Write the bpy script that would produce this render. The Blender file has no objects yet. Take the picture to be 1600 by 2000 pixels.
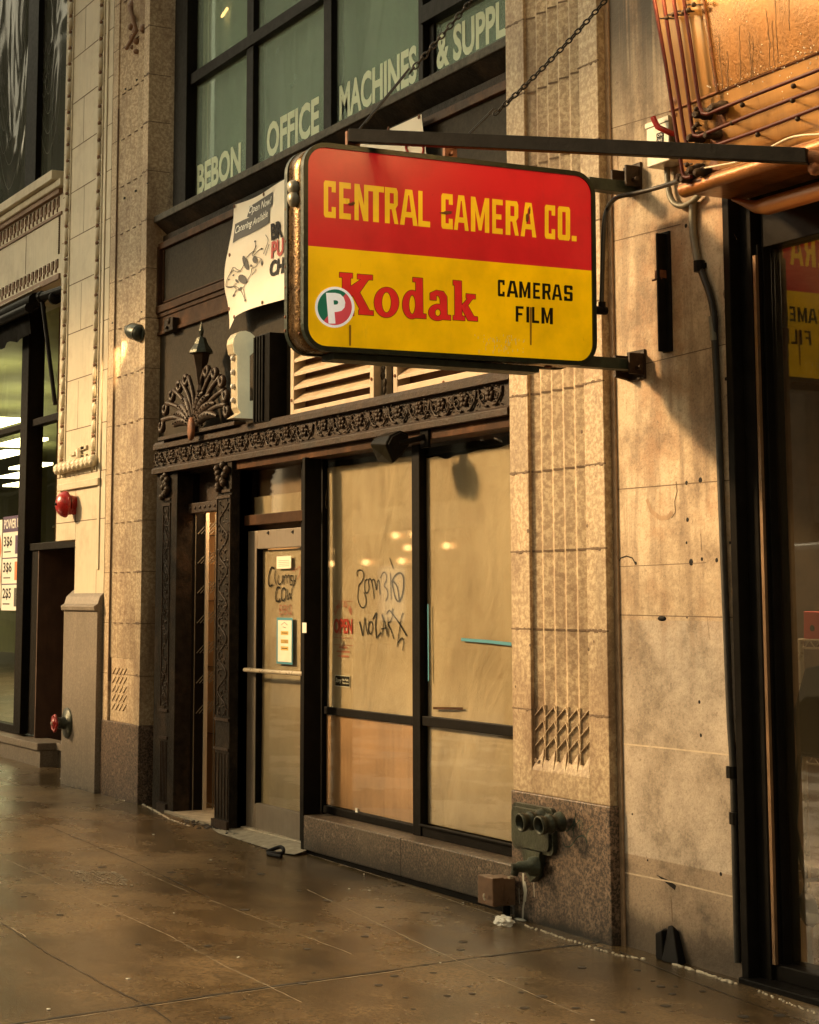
import bpy, bmesh, math, random
from mathutils import Vector, Matrix
from mathutils.geometry import tessellate_polygon
R=math.radians
sc=bpy.context.scene
COL=sc.collection

# ------------------------------------------------------------------ camera
CH, CD, FL, PX, PY = 1.65, 5.08, 3590., 705., 698.
PITCH=math.atan(474/3590.); TH=math.atan(1865/3621.)
cam=bpy.data.cameras.new('camera'); camo=bpy.data.objects.new('camera',cam); COL.objects.link(camo)
cam.sensor_fit='AUTO'; cam.sensor_width=36; cam.lens=FL/2000*36
cam.shift_x=(800-PX)/2000.; cam.shift_y=-(1000-PY)/2000.
cam.clip_start=.05; cam.clip_end=600
FH=Vector((-math.cos(TH),math.sin(TH),0)); RT=Vector((math.sin(TH),math.cos(TH),0)); UP0=Vector((0,0,1))
FW=FH*math.cos(PITCH)+UP0*math.sin(PITCH); UPV=-FH*math.sin(PITCH)+UP0*math.cos(PITCH)
CP=Vector((0,-CD,CH))
m=Matrix((RT,UPV,-FW)).transposed().to_4x4(); m.translation=CP; camo.matrix_world=m
sc.camera=camo
# measured points: a pixel of the 1600x2000 photograph on a plane of the place
def ray(x,y): return FW*FL+RT*(x-PX)-UPV*(y-PY)
def PT(x,y,Y=0.): d=ray(x,y); return CP+d*((Y-CP.y)/d.y)
def PG(x,y,z=0.): d=ray(x,y); return CP+d*((z-CP.z)/d.z)
def PXX(x,y,X): d=ray(x,y); return CP+d*((X-CP.x)/d.x)
def A(x,y,Y=0.): p=PT(x,y,Y); return (p.x,p.z)

# ------------------------------------------------------------------ world, sun, exposure
LX,LY,LZ=.25,.29,-.175
w=bpy.data.worlds.new('World'); sc.world=w; w.use_nodes=True
nt=w.node_tree; bg=nt.nodes['Background']
sky=nt.nodes.new('ShaderNodeTexSky'); sky.sky_type='NISHITA'; sky.sun_disc=False
sun_el=math.atan2(-LZ,math.hypot(LX,LY)); sky.sun_elevation=sun_el
sky.sun_rotation=math.atan2(-LX,-LY); sky.dust_density=6; sky.air_density=1.5; sky.ozone_density=.6
hs=nt.nodes.new('ShaderNodeHueSaturation'); hs.inputs['Saturation'].default_value=.25
nt.links.new(sky.outputs[0],hs.inputs['Color'])
mx=nt.nodes.new('ShaderNodeMix'); mx.data_type='RGBA'; mx.blend_type='MULTIPLY'; mx.inputs[0].default_value=1
mx.inputs[7].default_value=(1.0,.90,.63,1)
nt.links.new(hs.outputs[0],mx.inputs[6]); nt.links.new(mx.outputs[2],bg.inputs[0])
bg.inputs[1].default_value=.15
sl=bpy.data.lights.new('sun','SUN'); sl.energy=3.4; sl.angle=R(5); sl.color=(1,.62,.28)
so=bpy.data.objects.new('sun',sl); COL.objects.link(so)
so.rotation_euler=Vector((LX,LY,LZ)).to_track_quat('-Z','Y').to_euler()
so.location=(-15,-15,12)
sc.view_settings.view_transform='Standard'; sc.view_settings.look='None'
sc.view_settings.exposure=0.86; sc.view_settings.gamma=1; sc.view_settings.use_curve_mapping=False

# ------------------------------------------------------------------ materials
MATS={}
def nodes(name):
    m=bpy.data.materials.new(name); m.use_nodes=True; n=m.node_tree
    b=n.nodes['Principled BSDF']; return m,n,b
def L(n,a,b): n.links.new(a,b)
def pos(n,scale=(1,1,1)):
    g=n.nodes.new('ShaderNodeNewGeometry'); mp=n.nodes.new('ShaderNodeMapping')
    mp.inputs['Scale'].default_value=scale; L(n,g.outputs['Position'],mp.inputs[0]); return mp.outputs[0]
def noise(n,scale,detail=4,sc3=(1,1,1),rough=.6,dist=0):
    t=n.nodes.new('ShaderNodeTexNoise'); t.inputs['Scale'].default_value=scale
    t.inputs['Detail'].default_value=detail; t.inputs['Roughness'].default_value=rough
    t.inputs['Distortion'].default_value=dist
    L(n,pos(n,sc3),t.inputs['Vector']); return t.outputs['Fac']
def ramp(n,f,stops):
    r=n.nodes.new('ShaderNodeValToRGB'); e=r.color_ramp.elements
    while len(e)<len(stops): e.new(.5)
    for i,(p,c) in enumerate(stops):
        e[i].position=p; e[i].color=(c,c,c,1) if not hasattr(c,'__len__') else (*c[:3],1)
    L(n,f,r.inputs[0]); return r.outputs[0]
def mix(n,a,b,f,mode='MIX'):
    x=n.nodes.new('ShaderNodeMix'); x.data_type='RGBA'; x.blend_type=mode
    for v,i in ((a,6),(b,7)):
        if hasattr(v,'is_output'): L(n,v,x.inputs[i])
        else: x.inputs[i].default_value=(*v[:3],1)
    if hasattr(f,'is_output'): L(n,f,x.inputs[0])
    else: x.inputs[0].default_value=f
    return x.outputs[2]
def bump(n,b,h,strength=.3,dist=.01):
    u=n.nodes.new('ShaderNodeBump'); u.inputs['Strength'].default_value=strength
    u.inputs['Distance'].default_value=dist; L(n,h,u.inputs['Height']); L(n,u.outputs[0],b.inputs['Normal'])
def basic(name,col,rough=.6,metal=0,var=.25,scale=8,bmp=.15,spec=.5,grime=None,streak=.0,bscale=60,rv=.15):
    m,n,b=nodes(name)
    f=noise(n,scale,6)
    c=mix(n,[v*(1-var) for v in col],[min(1,v*(1+var)) for v in col],ramp(n,f,[(.3,0),(.7,1)]))
    if streak>0:
        s=noise(n,5,5,(6,6,.35)); c=mix(n,c,[v*.45 for v in col],mix(n,(0,0,0),(streak,)*3,ramp(n,s,[(.48,0),(.75,1)])))
    if grime is not None:
        g=noise(n,2.6,8,(1,1,1),.7); c=mix(n,c,grime,ramp(n,g,[(.5,0),(.72,.8)]))
    L(n,c,b.inputs['Base Color'])
    rr=noise(n,scale*2.3,4); x=n.nodes.new('ShaderNodeMapRange'); x.inputs[3].default_value=max(.02,rough-rv); x.inputs[4].default_value=min(1,rough+rv)
    L(n,rr,x.inputs[0]); L(n,x.outputs[0],b.inputs['Roughness'])
    b.inputs['Metallic'].default_value=metal; b.inputs['Specular IOR Level'].default_value=spec
    if bmp: bump(n,b,noise(n,bscale,4),bmp,.01)
    MATS[name]=m; return m
def flat(name,col,rough=.6,metal=0,emit=0,ecol=None,spec=.5):
    m,n,b=nodes(name); b.inputs['Base Color'].default_value=(*col,1); b.inputs['Roughness'].default_value=rough
    b.inputs['Metallic'].default_value=metal; b.inputs['Specular IOR Level'].default_value=spec
    if emit: b.inputs['Emission Color'].default_value=(*(ecol or col),1); b.inputs['Emission Strength'].default_value=emit
    MATS[name]=m; return m
def glass(name,tint=(.8,.85,.8),refl=.1,rough=.02,wav=0,wscale=1.2,haze=0,hcol=(.3,.3,.25),graz=.75):
    m=bpy.data.materials.new(name); m.use_nodes=True; n=m.node_tree; n.nodes.clear()
    out=n.nodes.new('ShaderNodeOutputMaterial'); t=n.nodes.new('ShaderNodeBsdfTransparent'); t.inputs[0].default_value=(*tint,1)
    g=n.nodes.new('ShaderNodeBsdfGlossy'); g.inputs['Roughness'].default_value=rough; g.inputs[0].default_value=(.95,.95,.95,1)
    fr=n.nodes.new('ShaderNodeLayerWeight'); fr.inputs[0].default_value=.5
    pw=n.nodes.new('ShaderNodeMath'); pw.operation='POWER'; pw.inputs[1].default_value=4.5; L(n,fr.outputs['Facing'],pw.inputs[0])
    ad=n.nodes.new('ShaderNodeMath'); ad.operation='MULTIPLY_ADD'; ad.use_clamp=True; ad.inputs[1].default_value=graz; ad.inputs[2].default_value=refl*.5
    L(n,pw.outputs[0],ad.inputs[0]); ms=n.nodes.new('ShaderNodeMixShader'); L(n,ad.outputs[0],ms.inputs[0])
    src=t.outputs[0]
    if haze:
        d=n.nodes.new('ShaderNodeBsdfDiffuse'); d.inputs[0].default_value=(*hcol,1); m2=n.nodes.new('ShaderNodeMixShader')
        hz=noise(n,1.7,6,(1,1,.6)); x=n.nodes.new('ShaderNodeMapRange'); x.inputs[3].default_value=haze*.4; x.inputs[4].default_value=haze*1.6
        L(n,hz,x.inputs[0]); L(n,x.outputs[0],m2.inputs[0]); L(n,t.outputs[0],m2.inputs[1]); L(n,d.outputs[0],m2.inputs[2]); src=m2.outputs[0]
    L(n,src,ms.inputs[1]); L(n,g.outputs[0],ms.inputs[2]); L(n,ms.outputs[0],out.inputs[0])
    if wav:
        u=n.nodes.new('ShaderNodeBump'); u.inputs['Strength'].default_value=1; u.inputs['Distance'].default_value=wav
        L(n,noise(n,wscale,2,(1,1,.45),.4,1.5),u.inputs['Height']); L(n,u.outputs[0],g.inputs['Normal']); L(n,u.outputs[0],fr.inputs['Normal'])
    MATS[name]=m; return m
def blocks(n,c,z0,h,amt):
    g=n.nodes.new('ShaderNodeNewGeometry'); sx=n.nodes.new('ShaderNodeSeparateXYZ'); L(n,g.outputs['Position'],sx.inputs[0])
    a=n.nodes.new('ShaderNodeMath'); a.operation='SUBTRACT'; a.inputs[1].default_value=z0; L(n,sx.outputs[2],a.inputs[0])
    d=n.nodes.new('ShaderNodeMath'); d.operation='DIVIDE'; d.inputs[1].default_value=h; L(n,a.outputs[0],d.inputs[0])
    f=n.nodes.new('ShaderNodeMath'); f.operation='FLOOR'; L(n,d.outputs[0],f.inputs[0])
    xr=n.nodes.new('ShaderNodeMath'); xr.operation='MULTIPLY_ADD'; xr.inputs[1].default_value=.75; xr.inputs[2].default_value=40; L(n,sx.outputs[0],xr.inputs[0])
    xf=n.nodes.new('ShaderNodeMath'); xf.operation='FLOOR'; L(n,xr.outputs[0],xf.inputs[0])
    cb=n.nodes.new('ShaderNodeCombineXYZ'); L(n,f.outputs[0],cb.inputs[0]); L(n,xf.outputs[0],cb.inputs[1])
    w_=n.nodes.new('ShaderNodeTexWhiteNoise'); w_.noise_dimensions='3D'; L(n,cb.outputs[0],w_.inputs['Vector'])
    r=n.nodes.new('ShaderNodeMapRange'); r.inputs[3].default_value=1-amt; r.inputs[4].default_value=1.04; L(n,w_.outputs['Value'],r.inputs[0])
    v=n.nodes.new('ShaderNodeVectorMath'); v.operation='SCALE'; L(n,c,v.inputs[0]); L(n,r.outputs[0],v.inputs['Scale']); return v.outputs[0]
def speckle(name,c1,c2,c3,scale=90,rough=.55,bmp=.25,wet=.0,stain=(.2,.13,.07),stainamt=.6,base_dark=0):
    """granite: two sizes of grain, soft discoloration, streaks"""
    m,n,b=nodes(name)
    f=noise(n,scale,3,(1,1,1),.7); c=mix(n,c1,c2,ramp(n,f,[(.42,0),(.56,1)]))
    f2=noise(n,scale*.35,5,(1,1,1),.7); c=mix(n,c,c3,ramp(n,f2,[(.55,0),(.66,.75)]))
    s=noise(n,2.3,8,(1,1,.5),.68); c=mix(n,c,stain,mix(n,(0,0,0),(stainamt,)*3,ramp(n,s,[(.49,0),(.64,1)])))
    v=noise(n,6,4,(3,3,.15)); c=mix(n,c,[x*.55 for x in c1],mix(n,(0,0,0),(.35,)*3,ramp(n,v,[(.52,0),(.7,1)])))
    if base_dark:
        g=n.nodes.new('ShaderNodeNewGeometry'); sx=n.nodes.new('ShaderNodeSeparateXYZ'); L(n,g.outputs['Position'],sx.inputs[0])
        hn=noise(n,9,6); a=n.nodes.new('ShaderNodeMath'); a.operation='MULTIPLY_ADD'; a.inputs[1].default_value=.22; L(n,hn,a.inputs[0]); L(n,sx.outputs[2],a.inputs[2])
        c=mix(n,[.02,.018,.014],c,ramp(n,a.outputs[0],[(.17,0),(.2+base_dark,1)]))
    if name=='granite_tan': c=blocks(n,c,.70,.4,.22)
    L(n,c,b.inputs['Base Color']); b.inputs['Roughness'].default_value=rough
    bump(n,b,noise(n,scale*.8,4),bmp,.006); MATS[name]=m; return m

speckle('granite_tan',(.58,.465,.30),(.37,.27,.165),(.25,.17,.10),40,.6,.5,stain=(.20,.12,.065),stainamt=.7)
speckle('granite_pink',(.19,.13,.09),(.03,.023,.018),(.34,.25,.18),75,.42,.25,stain=(.10,.07,.045),stainamt=.4,base_dark=.04)
speckle('granite_ledge',(.17,.12,.08),(.03,.024,.017),(.36,.29,.21),75,.35,.2,stain=(.14,.11,.075),stainamt=.5,base_dark=.16)
speckle('granite_grey',(.20,.165,.125),(.14,.115,.085),(.23,.19,.15),70,.55,.2,stain=(.11,.085,.06),stainamt=.5,base_dark=.03)
# limestone with patches, streaks and rust
def limestone():
    m,n,b=nodes('limestone')
    g=n.nodes.new('ShaderNodeNewGeometry'); sx=n.nodes.new('ShaderNodeSeparateXYZ'); L(n,g.outputs['Position'],sx.inputs[0]); Z_=sx.outputs[2]
    def zr(a,b_):
        r=n.nodes.new('ShaderNodeMapRange'); r.inputs[1].default_value=a; r.inputs[2].default_value=b_; L(n,Z_,r.inputs[0]); return r.outputs[0]
    def mul(a,b_):
        q=n.nodes.new('ShaderNodeMath'); q.operation='MULTIPLY'; L(n,a,q.inputs[0]); L(n,b_,q.inputs[1]); return q.outputs[0]
    f=noise(n,1.6,9,(1,1,1),.68); up=mix(n,(.40,.29,.185),(.56,.45,.31),ramp(n,f,[(.40,0),(.58,1)]))
    lo=mix(n,(.35,.285,.215),(.47,.40,.32),ramp(n,f,[(.40,0),(.58,1)]))
    c=mix(n,lo,up,zr(1.555,1.56))
    c=mix(n,mix(n,(.20,.15,.105),(.33,.255,.18),ramp(n,f,[(.40,0),(.58,1)])),c,zr(.475,.48))
    s=noise(n,4.5,6,(3,3,.30),.6); c=mix(n,c,(.25,.175,.11),mul(ramp(n,s,[(.47,0),(.60,.7)]),zr(1.2,1.7)))
    r=noise(n,2.1,7,(1,1,.9),.72); c=mix(n,c,(.38,.21,.105),mul(ramp(n,r,[(.49,0),(.62,.6)]),zr(1.3,1.9)))
    q=noise(n,3.2,11,(1,1,1),.80); c=mix(n,c,ramp(n,q,[(.38,.55),(.47,.88),(.56,1)]),.85,'MULTIPLY')
    e=noise(n,70,4,(1,1,1),.8); c=mix(n,c,ramp(n,e,[(.36,.62),(.5,1)]),.75,'MULTIPLY')
    pt=noise(n,26,6,(1,1,1),.7); c=mix(n,c,(.13,.095,.065),ramp(n,pt,[(.64,0),(.70,.7)]))
    # soot rising from the pavement, dark runs high up
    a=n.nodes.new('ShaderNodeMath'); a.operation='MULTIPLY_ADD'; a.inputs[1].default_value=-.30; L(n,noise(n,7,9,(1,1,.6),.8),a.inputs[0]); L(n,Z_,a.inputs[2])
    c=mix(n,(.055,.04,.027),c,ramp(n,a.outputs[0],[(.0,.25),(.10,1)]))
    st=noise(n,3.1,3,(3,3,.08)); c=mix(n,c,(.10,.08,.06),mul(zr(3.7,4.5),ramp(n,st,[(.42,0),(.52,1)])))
    L(n,c,b.inputs['Base Color']); b.inputs['Roughness'].default_value=.7
    bump(n,b,noise(n,45,7),.45,.008); MATS['limestone']=m
limestone()
basic('terracotta',(.55,.49,.36),.5,var=.08,scale=3,bmp=.08,grime=(.36,.29,.19),streak=.25)
basic('terracotta_brown',(.22,.13,.08),.6,var=.2)
basic('old_mortar',(.33,.22,.13),.8,var=.3,scale=20)
basic('joint',(.14,.095,.06),.9,var=.3,scale=20)
basic('joint_pale',(.52,.43,.31),.9,var=.2,scale=20)
basic('dark_iron',(.016,.013,.010),.5,spec=.08,var=.5,scale=14,bmp=.35,grime=(.07,.045,.028),rv=.2)
basic('bronze_iron',(.032,.018,.010),.5,spec=.2,metal=.0,var=.4,scale=12,bmp=.35,grime=(.02,.018,.015),rv=.2)
basic('brown_paint',(.048,.024,.012),.45,spec=.08,var=.3,scale=7,bmp=.1,grime=(.16,.07,.03))
basic('panel_dark',(.034,.028,.020),.6,spec=.08,var=.3,scale=30,bmp=.15,grime=(.055,.04,.026))
basic('door_bronze',(.05,.03,.02),.5)
basic('panel_brown',(.055,.036,.024),.6,var=.3,scale=25,bmp=.2,grime=(.09,.045,.022))
basic('black_frame',(.006,.005,.004),.5,spec=.08,var=.4,scale=10,bmp=.1)
basic('black_satin',(.009,.008,.007),.35,spec=.04,var=.3,scale=10,bmp=.05)
basic('bronze_strip',(.18,.11,.06),.4,metal=.4,var=.3)
basic('sill_worn',(.055,.048,.036),.75,var=.6,scale=26,bmp=.5,grime=(.1,.085,.06),bscale=90)
basic('vent_paint',(.50,.39,.26),.5,var=.12,scale=10,bmp=.08,grime=(.33,.24,.15))
basic('vent_inside',(.12,.055,.03),.6)
basic('door_metal',(.23,.19,.145),.42,metal=.35,var=.12,scale=6,bmp=.04,streak=.25)
basic('bar_metal',(.55,.48,.36),.3,metal=.3,var=.15)
basic('inner_wall',(.50,.30,.14),.6,var=.08,scale=4)
basic('pale_post',(.62,.55,.42),.6,var=.08)
basic('red_paint',(.30,.012,.010),.3,var=.2,scale=20,bmp=.05)
basic('bronze_green',(.045,.05,.036),.38,metal=.55,var=.5,scale=18,bmp=.4,grime=(.11,.13,.085))
basic('lamp_green',(.05,.06,.048),.35,metal=.4,var=.4,scale=18,bmp=.2)
basic('copper_box',(.17,.10,.06),.33,metal=.3,var=.3,scale=9,bmp=.05,grime=(.14,.09,.05))
basic('galv',(.36,.34,.27),.4,metal=.3,var=.12,scale=6,bmp=.05,grime=(.28,.22,.14))
basic('conduit_grey',(.17,.165,.13),.5,metal=.2,var=.3,scale=12,bmp=.1)
basic('conduit_black',(.02,.018,.015),.5,var=.5,scale=20,bmp=.2)
basic('sign_case',(.17,.10,.04),.28,metal=.85,var=.5,scale=16,bmp=.25,grime=(.04,.03,.018),rv=.16)
basic('green_trim',(.018,.026,.016),.35,metal=.3,var=.4,scale=20,bmp=.2)
basic('steel_dark',(.010,.009,.008),.5,spec=.08,var=.4,scale=16,bmp=.15)
basic('green_arm',(.020,.030,.020),.5,var=.5,scale=20,bmp=.25)
basic('chain_black',(.015,.012,.010),.35,metal=.5)
basic('rust',(.16,.055,.018),.7,var=.5,scale=22,bmp=.4)
basic('wood_panel',(.44,.26,.14),.55,var=.2,scale=4,bmp=.05,streak=.45)
basic('blind_brown',(.34,.19,.095),.6,var=.1,scale=3,streak=.3)
basic('wood_dark',(.06,.03,.017),.5,var=.3,scale=5,streak=.5)
basic('banner_cloth',(.76,.70,.58),.6,var=.06,scale=3,bmp=.05)
basic('concrete_pale',(.30,.26,.19),.7,var=.3,scale=14,bmp=.4)
basic('caulk',(.48,.42,.32),.7,var=.3,scale=20)
basic('paper_white',(.72,.66,.52),.7,var=.06)
basic('cream_plastic',(.80,.76,.48),.35,var=.1,scale=14,bmp=.02,grime=(.62,.42,.16))
basic('chrome_side',(.50,.43,.30),.35,metal=.2,var=.1,bmp=0)
basic('steel_opp',(.06,.06,.05),.6)
basic('opp_stone',(.34,.31,.25),.8,var=.15,scale=1.2)
basic('opp_brick',(.20,.11,.07),.8,var=.15,scale=2)
basic('asphalt',(.05,.045,.04),.35,var=.3,scale=20,bmp=.3)
basic('curb_stone',(.2,.17,.13),.5,var=.2)
basic('shop_wall',(.30,.31,.15),.7,var=.1,scale=2)
basic('shop_floor',(.12,.10,.07),.4)
basic('room_dark',(.035,.026,.018),.8)
basic('van_white',(.75,.74,.68),.3,var=.05)
basic('umber_int',(.18,.11,.06),.7)
basic('blind',(.74,.86,.78),.75,var=.10,scale=2,bmp=.02)
basic('tile_brown',(.12,.085,.06),.45,var=.2,scale=9)
flat('letter_pale',(.52,.60,.44),.7); flat('ink',(.006,.005,.005),.6,spec=.15); flat('ink_soft',(.03,.026,.022),.6)
flat('ink_grey',(.045,.045,.042),.6); flat('red_ink',(.42,.035,.022),.5); flat('red_faded',(.42,.11,.07),.6)
flat('blue_tape',(.035,.20,.26),.6); flat('sticker_white',(.75,.75,.68),.35); flat('sticker_green',(.01,.11,.055),.3)
flat('sticker_red',(.55,.055,.06),.3); flat('yellow_paper',(.55,.36,.08),.7); flat('purple',(.05,.025,.09),.5)
flat('orange_ink',(.6,.16,.04),.5); flat('teal_ink',(.02,.06,.045),.6); flat('white_rag',(.75,.73,.66),.8)
basic('cove_orange',(.22,.085,.02),.45,var=.15,scale=5,bmp=.03)
flat('reflection_grey',(.095,.092,.075),.6)
flat('milk',(.62,.60,.5),.4); flat('cable_white',(.62,.52,.36),.4); flat('lit_ceiling',(1,1,.8),.5,emit=5,ecol=(1,.95,.62))
flat('bulb_lit',(1,.6,.2),.5,emit=45,ecol=(1,.60,.22)); flat('bulb_clear',(.7,.66,.6),.08,spec=1)
flat('lit_window',(1,.75,.4),.5,emit=.45,ecol=(1,.75,.45)); flat('red_box',(.55,.03,.022),.5)
flat('globe_lit',(1,.7,.35),.4,emit=20,ecol=(1,.58,.22))
flat('theatre_bulb',(1,.6,.2),.5,emit=7,ecol=(1,.55,.2)); flat('taillight',(.8,.02,.02),.3,emit=6,ecol=(1,.03,.03))
glass('glass_shop',(.96,.96,.92),.13,.03,wav=.0)
glass('glass_upper',(.84,.90,.82),.25,.03,wav=.006,wscale=.8,haze=.40,hcol=(.40,.53,.47))
glass('glass_left',(.88,.86,.66),.10,.02,wav=.002,graz=.35)
glass('glass_swirl',(.16,.17,.13),.05,.12,wav=.12,wscale=1.1,haze=.5,hcol=(.13,.135,.105),graz=.35)
glass('glass_right',(.70,.66,.54),.26,.02,wav=.0006,haze=.07,hcol=(.3,.25,.15))
def paper_mat():
    m,n,b=nodes('kraft')
    f=noise(n,1.5,6,(1,1,.7),.6); c=mix(n,(.31,.24,.155),(.46,.37,.25),ramp(n,f,[(.3,0),(.7,1)])); g=noise(n,3.4,8,(1,1,.8),.6,.4); c=mix(n,c,(.27,.195,.12),ramp(n,g,[(.5,0),(.7,.6)]))
    L(n,c,b.inputs['Base Color']); b.inputs['Roughness'].default_value=.75
    bump(n,b,noise(n,2.6,5,(1,1,.6),.5,.5),.6,.10)
    MATS['kraft']=m
paper_mat()
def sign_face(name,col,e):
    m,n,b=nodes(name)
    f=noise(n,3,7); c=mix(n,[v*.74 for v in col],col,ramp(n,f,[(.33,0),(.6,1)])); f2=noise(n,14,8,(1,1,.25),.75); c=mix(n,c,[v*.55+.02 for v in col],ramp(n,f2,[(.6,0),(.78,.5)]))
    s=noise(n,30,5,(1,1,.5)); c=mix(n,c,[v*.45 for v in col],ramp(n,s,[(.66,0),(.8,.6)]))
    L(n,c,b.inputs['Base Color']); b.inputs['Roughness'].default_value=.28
    L(n,c,b.inputs['Emission Color']); b.inputs['Emission Strength'].default_value=e  # faint glow stands in for light falling on the face
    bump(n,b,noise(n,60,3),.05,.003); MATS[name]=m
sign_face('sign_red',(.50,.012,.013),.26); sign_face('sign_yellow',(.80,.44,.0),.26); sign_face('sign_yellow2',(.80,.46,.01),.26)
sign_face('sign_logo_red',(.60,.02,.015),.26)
sign_face('key_face',(.80,.74,.44),.16)  # key sign face brightened by a glow instead of light
sign_face('glow_white',(.85,.85,.78),.26); sign_face('glow_green',(.01,.14,.07),.26); sign_face('glow_pink',(.62,.07,.08),.26)  # sticker colours glow like the sign face, in place of received light
flat('sign_ink',(.010,.007,.005),.5,spec=.2); flat('dirt_brown',(.30,.15,.01),.8)
def gold(name,col,rough,bm=.35,bsc=40):
    m,n,b=nodes(name)
    f=noise(n,2.5,6,(2,2,.4)); c=mix(n,[v*.5 for v in col],col,ramp(n,f,[(.35,0),(.62,1)]))
    s=noise(n,8,5,(4,4,.25)); c=mix(n,c,(.10,.03,.008),ramp(n,s,[(.6,0),(.78,.8)]))
    L(n,c,b.inputs['Base Color']); b.inputs['Roughness'].default_value=rough; b.inputs['Metallic'].default_value=.55
    b.inputs['Coat Weight'].default_value=.5; b.inputs['Coat Roughness'].default_value=.12
    bump(n,b,noise(n,bsc,3),bm,.01); MATS[name]=m
gold('gold_glass',(.22,.095,.016),.25,.16,70); gold('marquee_paint',(.30,.145,.032),.36,.06,12); gold('marquee_rust',(.30,.12,.035),.5)
basic('neon_tube',(.055,.005,.004),.5,spec=.25,var=.3,scale=20,bmp=.05)
def wet_ground():
    m,n,b=nodes('wet_pavement')
    f=noise(n,1.3,9,(1,1,1),.7); c=mix(n,(.155,.10,.047),(.25,.172,.085),ramp(n,f,[(.3,0),(.7,1)]))
    s=noise(n,60,4); c=mix(n,c,(.05,.034,.018),ramp(n,s,[(.46,0),(.58,.75)])); s4=noise(n,190,3); c=mix(n,c,(.26,.19,.11),ramp(n,s4,[(.58,0),(.74,.55)]))
    s2=noise(n,.8,5,(1,1.6,1),.6); wet=ramp(n,s2,[(.34,1),(.62,0)])
    c=mix(n,c,(.05,.034,.017),mix(n,(0,0,0),(.8,)*3,wet)); s3=noise(n,3.5,9,(1,1,1),.75,.2); c=mix(n,c,(.04,.027,.014),ramp(n,s3,[(.46,0),(.62,.5)]))
    t=n.nodes.new('ShaderNodeTexVoronoi'); t.inputs['Scale'].default_value=3.4; L(n,pos(n),t.inputs['Vector'])
    c=mix(n,(.03,.02,.012),c,ramp(n,t.outputs['Distance'],[(.045,0),(.06,1)]))     # flattened gum
    L(n,c,b.inputs['Base Color'])
    r=n.nodes.new('ShaderNodeMapRange'); r.inputs[3].default_value=.30; r.inputs[4].default_value=.05; L(n,wet,r.inputs[0])
    a=n.nodes.new('ShaderNodeMath'); a.operation='MULTIPLY_ADD'; a.inputs[1].default_value=.12; L(n,noise(n,14,5),a.inputs[0]); L(n,r.outputs[0],a.inputs[2])
    L(n,a.outputs[0],b.inputs['Roughness'])
    bump(n,b,noise(n,110,6),.42,.004); MATS['wet_pavement']=m
wet_ground()

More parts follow.
